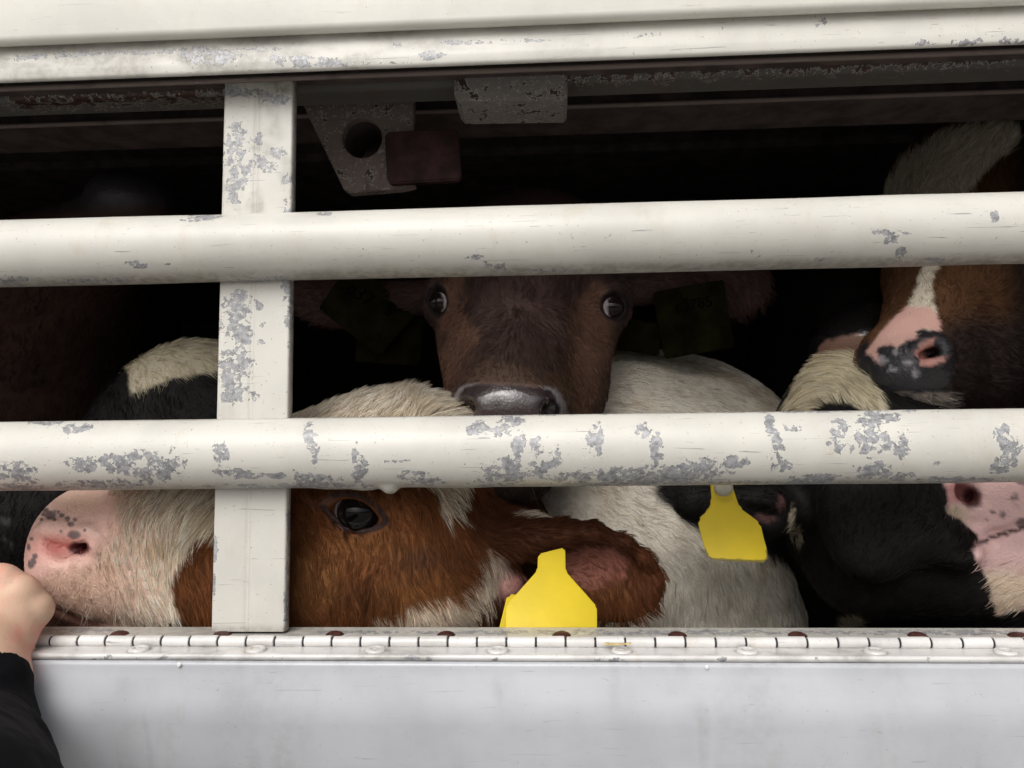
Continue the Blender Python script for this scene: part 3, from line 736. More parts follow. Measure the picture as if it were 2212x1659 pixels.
def body(name, sc, parent, colfn, amp=.0012, skin_dark=.8, fine=None):
    me, V = sc.mesh(name, amp)
    if fine is not None: refine(me, fine); V = np.zeros((len(me.vertices), 3))
    n = np.empty(len(V) * 3, np.float32); me.vertices.foreach_get('normal', n); n = n.reshape(-1, 3).astype(float)
    VV = np.empty(len(V) * 3, np.float32); me.vertices.foreach_get('co', VV); VV = VV.reshape(-1, 3).astype(float)
    u, v = proj(VV); col, bare = colfn(VV, n, u, v)
    set_attr(me, 'Col', np.clip(col * (skin_dark + (1 - skin_dark) * bare[:, None]), 0, 1), 'FLOAT_COLOR')
    set_attr(me, 'wet', getattr(colfn, 'wet', lambda *a: np.zeros(len(V)))(VV, n, u, v))
    return link(name, me, M_coat, parent)
def px(n, y): return n * pxm(y)
def ear_tag(name, parent, pts, y0, tilt=(0, 0), th=.0016, label=None, dirty=0.6, mat=None, rnd=.0022):
    """plate from an outline in grid coordinates; tilt: extra y per metre along x and z"""
    W2 = [P(a, b, y0) for a, b in pts]; c = np.mean(W2, 0)
    bm = bmesh.new(); vs = [bm.verts.new(tuple(w)) for w in W2]; f = bm.faces.new(vs)
    bmesh.ops.bevel(bm, geom=list(bm.verts), offset=rnd, segments=3, affect='VERTICES')
    r = bmesh.ops.extrude_face_region(bm, geom=list(bm.faces))
    for v in r['geom']:
        if isinstance(v, bmesh.types.BMVert): v.co.y += th
    bmesh.ops.recalc_face_normals(bm, faces=bm.faces)
    bmesh.ops.bevel(bm, geom=[e for e in bm.edges if len(e.link_faces) == 2 and e.calc_face_angle(0) > 1.2], offset=.0005, segments=2, affect='EDGES')
    bmesh.ops.triangulate(bm, faces=bm.faces)
    for _ in range(3):
        bmesh.ops.subdivide_edges(bm, edges=[e for e in bm.edges if e.calc_length() > .004], cuts=1, use_grid_fill=False); bmesh.ops.triangulate(bm, faces=bm.faces)
    bmesh.ops.triangulate(bm, faces=bm.faces)
    me = bpy.data.meshes.new(name); bm.to_mesh(me); bm.free()
    V = np.array([tuple(v.co) for v in me.vertices]); u, v = proj(V); d = -poly_sd(u, v, pts)
    zmin = V[:, 2].min(); e = ss(-9, -1, d) * ss(.012, .002, V[:, 2] - zmin) * dirty + ss(-5, 0, d) * .25 * dirty
    for i, vert in enumerate(me.vertices): vert.co.y += (V[i, 0] - c[0]) * tilt[0] + (V[i, 2] - c[2]) * tilt[1] + 3.2 * (V[i, 0] - c[0]) ** 2 - 2.0 * (V[i, 2] - c[2]) ** 2
    set_attr(me, 'edge', e); o = link(name, me, mat or M_yellow, parent, smooth=False)
    if label: o['label'] = label
    return o

# ------------------------------------------------------------------ calves
BASEZ = zat(1362, 0) - .58
def R_(n, y): return n * pxm(y)
def warp(p, u, v, a=22, f=120, s=1):
    return u + (fbm(p, f, s) - .5) * a * 2, v + (fbm(p, f, s + 7) - .5) * a * 2
WHITE = (.82, .73, .60)
def spots(u, v, lst):
    m = np.zeros(u.shape)
    for a, b, ra, rb in lst: m = np.maximum(m, ss(1.35, .75, np.sqrt(((u - a) / ra) ** 2 + ((v - b) / rb) ** 2)))
    return m

# ---- A: brown and white calf, profile, muzzle at the hand
A = empty('calf', (P(600, 1100, .3)[0], .45, BASEZ), 'brown and white calf with pink spotted muzzle pushed against the hand', 'calf', 'calves looking out of the trailer')
sa = Sculpt(.0022)
ya_ = .085
sa.ell(P(184, 1203, ya_), (R_(112, ya_), .038, R_(144, ya_)), k=.02)
sa.cone(P(225, 1170, ya_), P(430, 1090, ya_), R_(105, ya_), R_(135, ya_), k=.025)
sa.cone(P(430, 1090, ya_), P(780, 1015, ya_ + .005), R_(135, ya_), R_(142, ya_), k=.03)
sa.cone(P(240, 1245, ya_), P(560, 1270, ya_), R_(96, ya_), R_(140, ya_), k=.03)
sa.cone(P(560, 1270, ya_), P(900, 1240, ya_ + .01), R_(140, ya_), R_(205, ya_), k=.03)
sa.ell(P(860, 1020, .105), (R_(215, .105), .074, R_(162, .105)), k=.03)
sa.cone(P(150, 1330, ya_), P(420, 1400, ya_), R_(45, ya_), R_(90, ya_), k=.01)
sa.cone(P(920, 1120, .12), P(1060, 1330, .36), R_(190, .12), R_(260, .36), k=.04)
sa.cone(P(1060, 1330, .36), P(1100, 1500, .75), R_(260, .36), R_(330, .6), k=.04)
# brow ridge
sa.cone(P(700, 1045, .050), P(840, 1075, .050), .010, .012, k=.02)
# ear
sa.ell(P(1300, 1245, .080), (R_(130, .08), .010, R_(92, .08)), k=.01, rot=(0, 12, -8))
ear = [(1080, 1150, .075, 44), (1150, 1162, .066, 44), (1215, 1157, .060, 32), (1280, 1150, .058, 20), (1345, 1172, .060, 15), (1392, 1206, .064, 10), (1418, 1250, .070, 7), (1402, 1298, .076, 6), (1340, 1328, .080, 6)]
for p, q in zip(ear[:-1], ear[1:]): sa.cone(P(*p[:3]), P(*q[:3]), R_(p[3], p[2]), R_(q[3], q[2]), k=.008)
sa.cone(P(1000, 1130, .10), P(1080, 1150, .075), R_(60, .1), R_(44, .075), k=.02)
sa.ell(P(1092, 1262, .074), (R_(40, .07), .014, R_(34, .07)), k=.012, rot=(0, 30, 0))
sa.setup()
sa.ell(P(1275, 1235, .060), (R_(98, .06), .019, R_(56, .06)), k=.010, rot=(0, 12, 0), sub=True)
sa.ell(P(1145, 1222, .066), (R_(26, .06), .014, R_(16, .06)), k=.008, sub=True)
sa.apply()
# nostril
h0 = sa.hit(134, 1180); sa.ell(h0 + [0, -.001, 0], (R_(52, .05), .016, R_(32, .05)), k=.007, rot=(0, 14, 0), sub=True)
h1 = sa.hit(171, 1184); sa.ell(h1 + [.001, .004, 0], (R_(29, .05), .028, R_(19, .05)), k=.005, rot=(0, -22, 0), sub=True); sa.apply()
sa.tube([(84, 1146), (108, 1142), (132, 1147), (154, 1155), (176, 1153), (196, 1148), (210, 1161), (207, 1182), (188, 1201), (158, 1210)], [.0030, .0050, .0062, .0064, .0052, .0034, .0032, .0034, .0034, .0028], k=.006)
# mouth corner crease
sa.tube([(120, 1318), (200, 1348), (330, 1362)], .002, k=.006, sub=True)
# eye socket
EA = [(692, 1088), (714, 1071), (746, 1064), (782, 1070), (814, 1092), (838, 1126), (816, 1140), (784, 1148), (750, 1143), (716, 1118)]
ce = sa.hit(765, 1108); sa.ell(ce + [0, -.002, 0], (R_(64, .035), .015, R_(40, .035)), k=.008, rot=(0, 14, 0), sub=True); sa.apply()
sa.tube([(700, 1088), (718, 1068), (750, 1057), (786, 1063), (815, 1085), (832, 1118)], [.002, .003, .004, .004, .003, .002], k=.008, back=.001)
ring = [ce + (P(a, b, ce[1]) - ce) + [0, .0012 + .10 * abs(a - 765) * pxm(0), 0] for a, b in EA]
for i in range(len(ring)): sa.cone(ring[i], ring[(i + 1) % len(ring)], .0016, .0016, k=.003)
sa.apply()
wA = [(-200, 700), (-200, 1600), (440, 1600), (402, 1358), (368, 1300), (371, 1240), (393, 1197), (420, 1162), (500, 1125), (560, 1050), (640, 1010), (900, 1030), (942, 1060), (958, 1118), (972, 1112), (985, 1085), (1003, 1050), (1025, 930), (1010, 720)]
wT = [(795, 1400), (803, 1348), (870, 1327), (895, 1312), (998, 1285), (1016, 1262), (1038, 1210), (1060, 1192), (1100, 1222), (1100, 1275), (1060, 1290), (1030, 1325), (1022, 1400)]
bA = [(-80, 900), (225, 1040), (250, 1085), (246, 1135), (228, 1175), (190, 1208), (140, 1232), (60, 1252), (-80, 1300)]
spA = [(101,1092,4,4),(99,1105,9,6),(109,1116,15,12),(94,1114,6,6),(133,1116,8,6),(126,1109,5,4),(146,1124,7,7),(162,1126,5,5),(153,1135,9,7),(160,1158,18,11),(183,1148,5,4),(132,1150,4,4),(68,1167,6,5),(75,1204,7,7),(71,1216,9,10),(84,1108,6,5),(75,1116,7,7),(68,1130,6,8),(64,1145,5,6),(62,1185,5,9),(67,1221,9,12),(90,1125,5,5),(118,1108,4,4),(117,1125,6,5)]
def colA(p, n, u, v, skin=False):
    u2, v2 = warp(p, u, v, 13, 130); u3, v3 = warp(p, u, v, 6, 400, 4)
    brown = np.array([.150, .054, .018])[None] * (.3 + 1.35 * fbm(p, 38, 12)[:, None])
    brown = mixc(brown, (.20, .085, .028), .5 * spots(u2, v2, [(800, 1180, 120, 30), (680, 1250, 60, 60), (900, 1270, 90, 40)]))
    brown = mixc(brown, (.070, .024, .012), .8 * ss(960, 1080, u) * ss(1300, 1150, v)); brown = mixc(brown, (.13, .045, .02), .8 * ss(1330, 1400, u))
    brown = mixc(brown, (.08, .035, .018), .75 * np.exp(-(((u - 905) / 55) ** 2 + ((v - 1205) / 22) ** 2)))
    w = np.maximum(ss(-5, 5, poly_sd(u2, v2, wA)), (.70 * ss(-8, 8, poly_sd(u2, v2, wT)) * (.6 + .6 * fbm(p, 80, 21))))
    w = np.maximum(w, .8 * spots(u2, v2, [(1150, 1112, 38, 7)]))
    col = mixc(brown, WHITE, w)
    col = mixc(col, (.72, .60, .43), w * .8 * ss(.5, .75, fbm(p, 50, 3)))
    lowm = ss(330, 180, u) * ss(1195, 1240, v)
    col = mixc(col, (.74, .56, .44), w * lowm * .7)
    nose = ss(-26, 20, poly_sd(u2, v2, bA) + (fbm(p, 160, 31) - .5) * 44)
    pink = np.array([.76, .47, .41])
    if skin:
        mz = ss(520, 300, u) * w; col = mixc(col, (.62, .38, .30), mz * .75)
    col = col * (1 - nose[:, None]) + nose[:, None] * (np.array([.86, .57, .49])[None] * (1 - .0) )
    inn = nose * np.exp(-(((u - 120) / 58) ** 2 + ((v - 1182) / 26) ** 2)); col = mixc(col, (.80, .30, .27), inn * .85)
    col = mixc(col, (.74, .50, .34), nose * .6 * np.exp(-(((u - 175) / 60) ** 2 + ((v - 1085) / 26) ** 2)))
    col = mixc(col, (.10, .02, .02), spots(u3, v3, [(172, 1184, 23, 14)]))
    col = mixc(col, (.11, .09, .10), nose * .85 * spots(u + (u3 - u) * .35, v + (v3 - v) * .35, [(q[0], q[1] - 3, q[2] * .78, q[3] * .78) for q in spA]))
    # lips: brown pink skin under the muzzle, next to the hand
    lip = ss(-6, 8, poly_sd(u2, v2, [(95, 1312), (140, 1312), (195, 1345), (330, 1362), (330, 1400), (80, 1400)])); col = mixc(col, (.27, .13, .10), lip * .85)
    if skin: col = mixc(col, (.27, .18, .12), w * .8 * ss(235, 320, u) * ss(1190, 1080, v))
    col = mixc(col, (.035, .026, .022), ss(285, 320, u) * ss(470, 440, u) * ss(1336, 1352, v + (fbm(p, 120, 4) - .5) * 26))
    # eyelids
    er = -poly_sd(u, v, EA); lid = ss(10, 4, np.abs(er + 1)); col = mixc(col, (.028, .016, .015), lid * .97)
    col = mixc(col, (.16, .07, .05), .6 * spots(u2, v2, [(690, 1082, 34, 12)]))
    # inside of ear
    ie = ss(-8, 10, poly_sd(u2, v2, [(1200, 1195), (1225, 1182), (1280, 1170), (1330, 1182), (1360, 1215), (1345, 1250), (1290, 1275), (1225, 1265), (1190, 1230)]))
    col = mixc(col, (.34, .135, .10), ie * (.55 + .4 * fbm(p, 70, 5)))
    il = spots(u2, v2, [(1098, 1262, 36, 30)]); col = mixc(col, (.50, .25, .23), il * .8)
    bare = np.maximum.reduce([nose * .86, ie * .45, il * .8, ss(6, 2, np.abs(er)) , ss(0, 6, -er), lip * .8])
    bare = np.maximum(bare, .35 * lowm)
    return col, np.clip(bare, 0, 1)
def mkcol(f, wet=None):
    g = lambda p, n, u, v: f(p, n, u, v, True)
    g.wet = wet if wet else (lambda p, n, u, v: np.zeros(len(u)))
    return g
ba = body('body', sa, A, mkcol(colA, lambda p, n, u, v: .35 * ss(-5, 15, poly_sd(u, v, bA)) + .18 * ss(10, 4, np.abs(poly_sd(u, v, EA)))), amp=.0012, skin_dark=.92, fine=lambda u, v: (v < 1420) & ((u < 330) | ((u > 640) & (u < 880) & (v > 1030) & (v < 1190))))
combA = [(150, 1090, .6, .5), (240, 1090, -.2, 1), (300, 1085, -.4, .9), (430, 1080, -.55, .85), (400, 1160, -.12, 1), (300, 1180, -.1, 1), (250, 1250, .1, 1), (160, 1280, .25, 1), (380, 1320, .5, 1), (430, 1250, .6, .8), (640, 1100, .3, .9), (700, 1200, .35, 1), (700, 1330, .35, 1), (850, 1200, .05, 1),
         (860, 1330, .3, 1), (960, 1100, .15, 1), (1000, 1250, .5, 1), (980, 1180, -.1, 1), (700, 870, .9, -.6), (880, 850, .3, -1), (950, 870, .9, -.3), (1080, 1150, 1, .2), (1200, 1150, 1, .1), (1330, 1170, .9, .4), (1410, 1240, .5, .8), (1380, 1310, .4, .9), (1290, 1320, .2, 1), (1240, 1240, .9, .3), (1070, 1230, .3, 1)]
lenA = [(120, 1180, 1.2), (220, 1100, 2.2), (280, 1110, 9), (420, 1090, 19), (160, 1290, 5), (260, 1260, 6), (300, 1330, 9), (420, 1250, 12), (430, 1340, 15), (700, 1060, 5), (760, 1160, 6), (700, 1250, 10), (860, 1090, 7), (900, 1200, 9), (850, 1330, 13), (1000, 1280, 14), (1060, 1220, 16), (960, 1090, 16), (880, 840, 17), (700, 870, 9), (1150, 1160, 8), (1300, 1160, 6), (1400, 1240, 7), (1390, 1310, 12), (1300, 1330, 12), (1270, 1220, 8)]
grow('fur', ba, A, 240000, colA, combA, lenA, width=.000135, lift=.30, clump=.66, clump_size=.0042, seed=1, umax=1500, liftc=[(120, 1180, .2), (300, 1150, .3), (300, 1300, .35), (700, 1200, .3), (900, 1250, .32), (700, 870, .5), (880, 840, .95), (940, 850, .9), (780, 850, .6), (1000, 1270, .5), (1070, 1220, .6), (1250, 1160, .25), (1400, 1260, .5), (1340, 1325, .6)])
ce2 = ce + np.array([.0005, .0135, 0.])
eyeball(A, ce2, .0178, (.34, -1, -.02), iris_ang=66, sclera=(.24, .20, .22), iris=(.004, .003, .003))
r_ = np.random.default_rng(3); ln = []
for k in range(46):
    t = k / 45.; i = 1 + t * 4; a = np.array(ring[int(i)]); b = np.array(ring[min(int(i) + 1, 9)]); p = a + (b - a) * (i - int(i)); l = .010 + .008 * math.sin(t * 3) + r_.normal(0, .001)
    d = np.array([.35 + .4 * t, -.55, -.55 + .1 * t]) + r_.normal(0, .12, 3); d /= np.linalg.norm(d)
    ln.append([p + d * l * s + np.array([0, -.001, .006]) * s * s for s in np.linspace(0, 1, 6)])
strands('eyelashes', A, ln, (.22, .09, .04), .00012)
whiskers(A, sa, [(150, 1300), (200, 1310), (250, 1320), (320, 1340), (180, 1325)], [(0, 1, -.3)] * 5, .016, (.8, .72, .6), 5, 3, .00013)
ear_tag('ear_tag', A, [(1162, 1198), (1161, 1233), (1094, 1307), (1094, 1364), (1290, 1362), (1290, 1313), (1222, 1236), (1221, 1184)], .034, dirty=.3, rnd=.0014, tilt=(.10, .16), label='yellow ear tag hanging in front of the ear')
ear_tag('ear_tag', A, [(1096, 1284), (1077, 1362), (1077, 1366), (1230, 1364), (1225, 1310), (1150, 1290)], .044, tilt=(0, .1), dirty=.35, label='yellow ear tag half hidden behind the other')
print('A', time.time() - T0)

# ---- B: dark brown calf facing out
B = empty('calf', (P(1130, 700, .3)[0], .5, BASEZ), 'dark brown calf staring straight out with its wet nose over the lower bar', 'calf', 'calves looking out of the trailer')
sb = Sculpt(.0024)
sb.cone(P(985, 640, .222), P(1290, 648, .222), R_(56, .22), R_(56, .22), k=.02)
sb.cone(P(1138, 610, .225), P(1105, 800, .115), R_(128, .2), R_(112, .11), k=.03)
sb.ell(P(1145, 560, .27), (R_(195, .27), .09, R_(150, .27)), k=.03)
sb.ell(P(1097, 880, .108), (R_(122, .1), .040, R_(92, .1)), k=.02)
sb.ell(P(1097, 1012, .090), (R_(104, .09), .034, R_(80, .09)), k=.02)
sb.cone(P(1020, 740, .215), P(1030, 840, .15), R_(78, .2), R_(66, .15), k=.03)
sb.cone(P(1248, 740, .220), P(1190, 880, .165), R_(82, .2), R_(92, .16), k=.03)
sb.cone(P(1200, 860, .2), P(1130, 990, .15), R_(90, .2), R_(78, .15), k=.03)
sb.cone(P(1160, 640, .33), P(1240, 900, .62), R_(170, .33), R_(230, .62), k=.04)
sb.cone(P(1240, 900, .62), P(1240, 1100, .95), R_(230, .62), R_(300, .9), k=.04)
# ears, flattened leaves
sb.cone(P(930, 645, .27), P(700, 640, .30), .018, .012, k=.012); sb.ell(P(730, 650, .295), (.055, .008, .030), k=.01, rot=(0, 8, 0))
sb.cone(P(1350, 625, .27), P(1490, 610, .28), .018, .014, k=.012); sb.ell(P(1560, 612, .285), (.050, .008, .036), k=.01, rot=(0, 10, 0))
sb.setup()
EL = [(924, 648), (930, 628), (944, 618), (958, 628), (964, 650), (958, 672), (946, 684), (932, 674)]
ER = [(1300, 664), (1308, 642), (1326, 631), (1346, 638), (1355, 660), (1350, 682), (1336, 692), (1314, 684)]
cl = sb.hit(946, 652); cr = sb.hit(1327, 662)
ceL = cl + np.array([.0030, .0125, 0]); ceR = cr + np.array([-.0030, .0125, 0])
for c0 in (ceL, ceR): sb.ell(c0, (.0188, .0180, .0192), k=.014)
sb.apply()
for a_, b_, c0, rr in ((944, 651, ceL, (.0098, .0145, .0134)), (1328, 661, ceR, (.0122, .0145, .0130))):
    hh = sb.hit(a_, b_); sb.ell(hh + [0, -.003, 0], rr, k=.0035, sub=True)
sb.apply()
for E_, hh in ((EL, ceL), (ER, ceR)):
    top = [sb.hit(a, b - 13, -.001) for a, b in E_[1:4]]
    for i in range(2): sb.cone(top[i], top[i + 1], .0028, .0028, k=.008)
sb.apply()
PAD = [(990, 892), (992, 850), (1002, 836), (1030, 830), (1066, 829), (1120, 834), (1160, 838), (1192, 843), (1203, 862), (1205, 892), (1190, 960), (1000, 960)]
# nose pad: raised plate with nostrils
for a, b, r in ((1100, 872, .024), ): 
    h = sb.hit(a, b); sb.ell(h + [0, .006, -.004], (R_(96, .07), .009, R_(44, .07)), k=.012, rot=(14, 0, 0))
sb.apply()
for a, sgn in ((1006, 1), (1190, -1)):
    h = sb.hit(a, 882); sb.ell(h + [0, -.001, -.001], (R_(21, .08), .014, R_(21, .08)), k=.006, rot=(0, 25 * sgn, 0), sub=True)
sb.apply()
def colB(p, n, u, v, skin=False):
    u2, v2 = warp(p, u, v, 34, 40, 3)
    dark = np.array([.080, .049, .042]); lite = (.24, .130, .086)
    col = dark[None] * (.7 + .7 * fbm(p, 60, 6)[:, None])
    f = spots(u2, v2, [(985, 735, 38, 75), (968, 655, 24, 60), (985, 600, 26, 40), (1275, 745, 60, 65), (1262, 665, 32, 50), (1290, 622, 30, 22), (960, 800, 22, 60), (1250, 830, 55, 60)])
    col = mixc(col, lite, f * .72); col = mixc(col, (.105, .058, .040), .6 * ss(700, 860, v) * ss(840, 1290, u))
    col = mixc(col, (.16, .10, .07), .7 * ss(-14, 6, poly_sd(u2, v2, [(985, 842), (1033, 797), (1089, 790), (1156, 808), (1200, 838), (1226, 890), (970, 890)])))
    u3, v3 = warp(p, u, v, 4, 300, 3)
    rim = ss(-2, 4, poly_sd(u3, v3, [(968, 900), (980, 852), (996, 832), (1040, 824), (1160, 828), (1202, 836), (1224, 870), (1228, 900)]))
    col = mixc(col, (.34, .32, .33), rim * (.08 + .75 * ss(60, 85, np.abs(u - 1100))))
    pad = ss(-2, 3, poly_sd(u3, v3, PAD)); col = mixc(col, (.048, .034, .036), pad)
    dk = spots(u3, v3, [(1006, 884, 19, 20), (1190, 884, 19, 20)]); col = mixc(col, (.008, .005, .005), dk)
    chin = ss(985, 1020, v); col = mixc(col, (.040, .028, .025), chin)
    er = np.maximum(poly_sd(u, v, EL), poly_sd(u, v, ER)); lid = ss(-8, -3, er); col = mixc(col, (.012, .009, .009), lid * .95)
    ear_ = np.maximum(ss(1400, 1440, u), ss(880, 850, u)) * ss(760, 720, v); col = mixc(col, (.10, .05, .04), ear_ * .5)
    return col, np.clip(np.maximum(np.maximum(pad, rim * .6), lid), 0, 1)
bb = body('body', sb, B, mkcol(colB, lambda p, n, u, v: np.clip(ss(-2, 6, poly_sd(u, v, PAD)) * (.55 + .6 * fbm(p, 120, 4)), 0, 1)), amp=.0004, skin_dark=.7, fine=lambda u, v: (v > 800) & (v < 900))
combB = [(1135, 690, 0, 1, 0), (1135, 760, .05, 1, 0), (1050, 720, -.5, .9, 0), (1220, 720, .6, .8, 0), (1135, 620, 0, -1, 0), (1050, 620, -.4, -1, 0), (1230, 620, .4, -1, 0), (970, 760, -.3, 1, 0), (1290, 760, .5, .9, 0), (1250, 850, .2, 1, 0), (1095, 1050, 0, 1, 0), (1100, 830, 0, -.7, 0), (800, 650, -1, .2, 0), (1500, 610, 1, .1, 0), (1620, 640, .5, 1, 0)]
lenB = [(1135, 680, 11), (1135, 780, 8), (1100, 830, 2.5), (980, 720, 3.5), (1290, 730, 4), (1230, 850, 6), (1100, 1050, 5), (800, 650, 9), (1600, 620, 12), (1135, 610, 11)]
grow('fur', bb, B, 130000, colB, combB, lenB, width=.00017, lift=.42, clump=.65, clump_size=.0036, seed=2, vmin=560, vmax=1150, umin=640, umax=1720)
eyeball(B, ceL, .0166, (-.66, -.75, -.10), iris_ang=52, sclera=(.54, .46, .48)); eyeball(B, ceR, .0166, (.60, -.80, -.06), iris_ang=51, sclera=(.54, .46, .47))
whiskers(B, sb, [(985, 880), (980, 870), (1060, 1070), (1150, 1060)], [(-1, .5, -.1), (-1, .2, -.2), (-.4, .8, -.6), (.5, .8, -.5)], .022, (.12, .09, .07), 8, 3, .00009)
def lettered_tag(u0, v0, y, rot, w, h, txt):
    pts = rrect(u0, v0, w, h, 12, rot, 3); t = ear_tag('ear_tag', B, pts, y, dirty=.2)
    return t
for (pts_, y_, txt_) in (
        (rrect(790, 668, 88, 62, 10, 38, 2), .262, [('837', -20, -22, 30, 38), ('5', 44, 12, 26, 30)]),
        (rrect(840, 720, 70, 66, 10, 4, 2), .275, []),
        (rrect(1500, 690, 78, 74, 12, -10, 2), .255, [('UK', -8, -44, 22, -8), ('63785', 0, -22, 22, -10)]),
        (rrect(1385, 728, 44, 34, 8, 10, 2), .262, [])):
    t = ear_tag('ear_tag', B, pts_, y_, dirty=.3, mat=M_yellow_dimmed)
    cu, cv = np.mean(np.array(pts_), 0)
    for s_, du, dv, sz, an in txt_:
        fc = bpy.data.curves.new('lettering', 'FONT'); fc.body = s_; fc.size = sz * pxm(y_) * 1.5; fc.align_x = 'CENTER'; fc.extrude = .0002
        fc.materials.append(M_ink); f0 = bpy.data.objects.new('tmp', fc); C.objects.link(f0); bpy.context.view_layer.update(); me_ = bpy.data.meshes.new_from_object(f0); bpy.data.objects.remove(f0); fo = bpy.data.objects.new('lettering', me_); C.objects.link(fo)
        w_ = P(cu + du, cv + dv, y_ - .0006); fo.parent = t; fo.location = Vector(w_) - Vector(B.location) - t.location
        fo.rotation_euler = (math.pi / 2, math.radians(an), 0)
print('B', time.time() - T0)

# ---- C: white calf with a black patch, seen only as neck and shoulder
Cc = empty('calf', (P(1450, 1200, .5)[0], .6, BASEZ), 'white calf with a black shoulder patch, its body filling the gap behind the ear tags', 'calf', 'calves looking out of the trailer')
sc_ = Sculpt(.004)
sc_.ell(P(1385, 1190, .34), (R_(290, .34), .17, R_(350, .34)), k=.05)
sc_.cone(P(1430, 1100, .42), P(1500, 1250, .80), R_(330, .42), R_(330, .75), k=.06)
sc_.cone(P(1340, 885, .32), P(1430, 915, .37), R_(108, .32), R_(95, .37), k=.04)
sc_.cone(P(1180, 1300, .30), P(1500, 1420, .30), R_(150, .3), R_(200, .3), k=.05)
sc_.setup()
def colC(p, n, u, v, skin=False):
    u2, v2 = warp(p, u, v, 22, 60, 5); col = np.tile(np.array([.86, .79, .68]), (len(u), 1)) * (.85 + .3 * fbm(p, 30, 2)[:, None])
    col = mixc(col, (.56, .46, .34), .5 * ss(.55, .75, fbm(p, 22, 9)))
    blk = ss(-12, 8, poly_sd(u2, v2, [(1405, 960), (1418, 1075), (1450, 1110), (1500, 1135), (1560, 1170), (1640, 1195), (1720, 1215), (1900, 1215), (1900, 960)]))
    return mixc(col, (.014, .012, .012), blk), np.zeros(len(u))
bc = body('body', sc_, Cc, mkcol(colC), amp=.004)
grow('fur', bc, Cc, 130000, colC, [(1350, 850, .8, .5), (1200, 1080, .8, .5), (1400, 1100, .8, .6), (1500, 1250, .3, 1), (1650, 1250, .4, 1), (1350, 1330, -.1, 1), (1450, 1330, -.1, 1), (1300, 780, .7, -.7)],
     [(1300, 850, 9), (1300, 1080, 7), (1500, 1250, 11), (1400, 1320, 12)], width=.00015, lift=.13, clump=.35, clump_size=.005, wild=.06, jit=.08, seed=3, vmin=700, vmax=1420, umin=1080, umax=1760)

# ---- D: black calf facing right, pink muzzle, tagged ear
D = empty('calf', (P(1950, 1150, .3)[0], .45, BASEZ), 'black calf with pale pink muzzle and white poll, yellow tag in its ear', 'calf', 'calves looking out of the trailer')
s4 = Sculpt(.0026)
s4.ell(P(1850, 1010, .15), (R_(170, .15), .08, R_(165, .15)), k=.03)
s4.ell(P(1815, 885, .165), (R_(100, .165), .05, R_(118, .165)), k=.03)
s4.cone(P(1850, 1000, .14), P(2150, 1050, .105), R_(150, .14), R_(120, .1), k=.03)
s4.ell(P(2235, 1090, .10), (R_(175, .1), .046, R_(118, .1)), k=.02)
s4.cone(P(1900, 1180, .14), P(2130, 1235, .11), R_(160, .14), R_(92, .1), k=.03)
s4.cone(P(2130, 1235, .11), P(2290, 1225, .10), R_(92, .1), R_(92, .1), k=.02)
s4.cone(P(1850, 1080, .20), P(1900, 1300, .45), R_(160, .2), R_(260, .45), k=.04)
s4.cone(P(1900, 1300, .45), P(1950, 1450, .9), R_(260, .45), R_(330, .8), k=.04)
s4.ell(P(1880, 1130, .075), (R_(95, .08), .018, R_(110, .08)), k=.03); s4.cone(P(2000, 1150, .075), P(2080, 1190, .065), .016, .012, k=.02)
s4.cone(P(1740, 1090, .13), P(1640, 1105, .105), R_(46, .13), R_(52, .1), k=.015)
s4.cone(P(1640, 1105, .105), P(1500, 1085, .10), R_(52, .1), R_(42, .1), k=.015)
s4.setup()
s4.ell(P(1655, 1110, .085), (R_(40, .09), .008, R_(12, .09)), k=.01, rot=(0, 15, 0), sub=True)
hN = s4.hit(2090, 1070); s4.ell(hN + [0, .0, 0], (R_(34, .06), .018, R_(24, .06)), k=.008, rot=(0, 20, 0), sub=True); s4.apply()
s4.tube([(2048, 1050), (2052, 1090), (2082, 1104), (2112, 1098), (2124, 1070), (2110, 1040)], .0032, k=.007)
s4.tube([(2060, 1196), (2100, 1182), (2150, 1158), (2212, 1140), (2290, 1125)], [.002, .003, .003, .003, .003], k=.005, sub=True)
pkD = [(2030, 960), (2036, 1046), (2050, 1072), (2045, 1106), (2072, 1120), (2084, 1137), (2112, 1153), (2108, 1176), (2106, 1199), (2118, 1225), (2138, 1270), (2149, 1310), (2158, 1327), (2215, 1316), (2900, 1330), (2900, 960)]
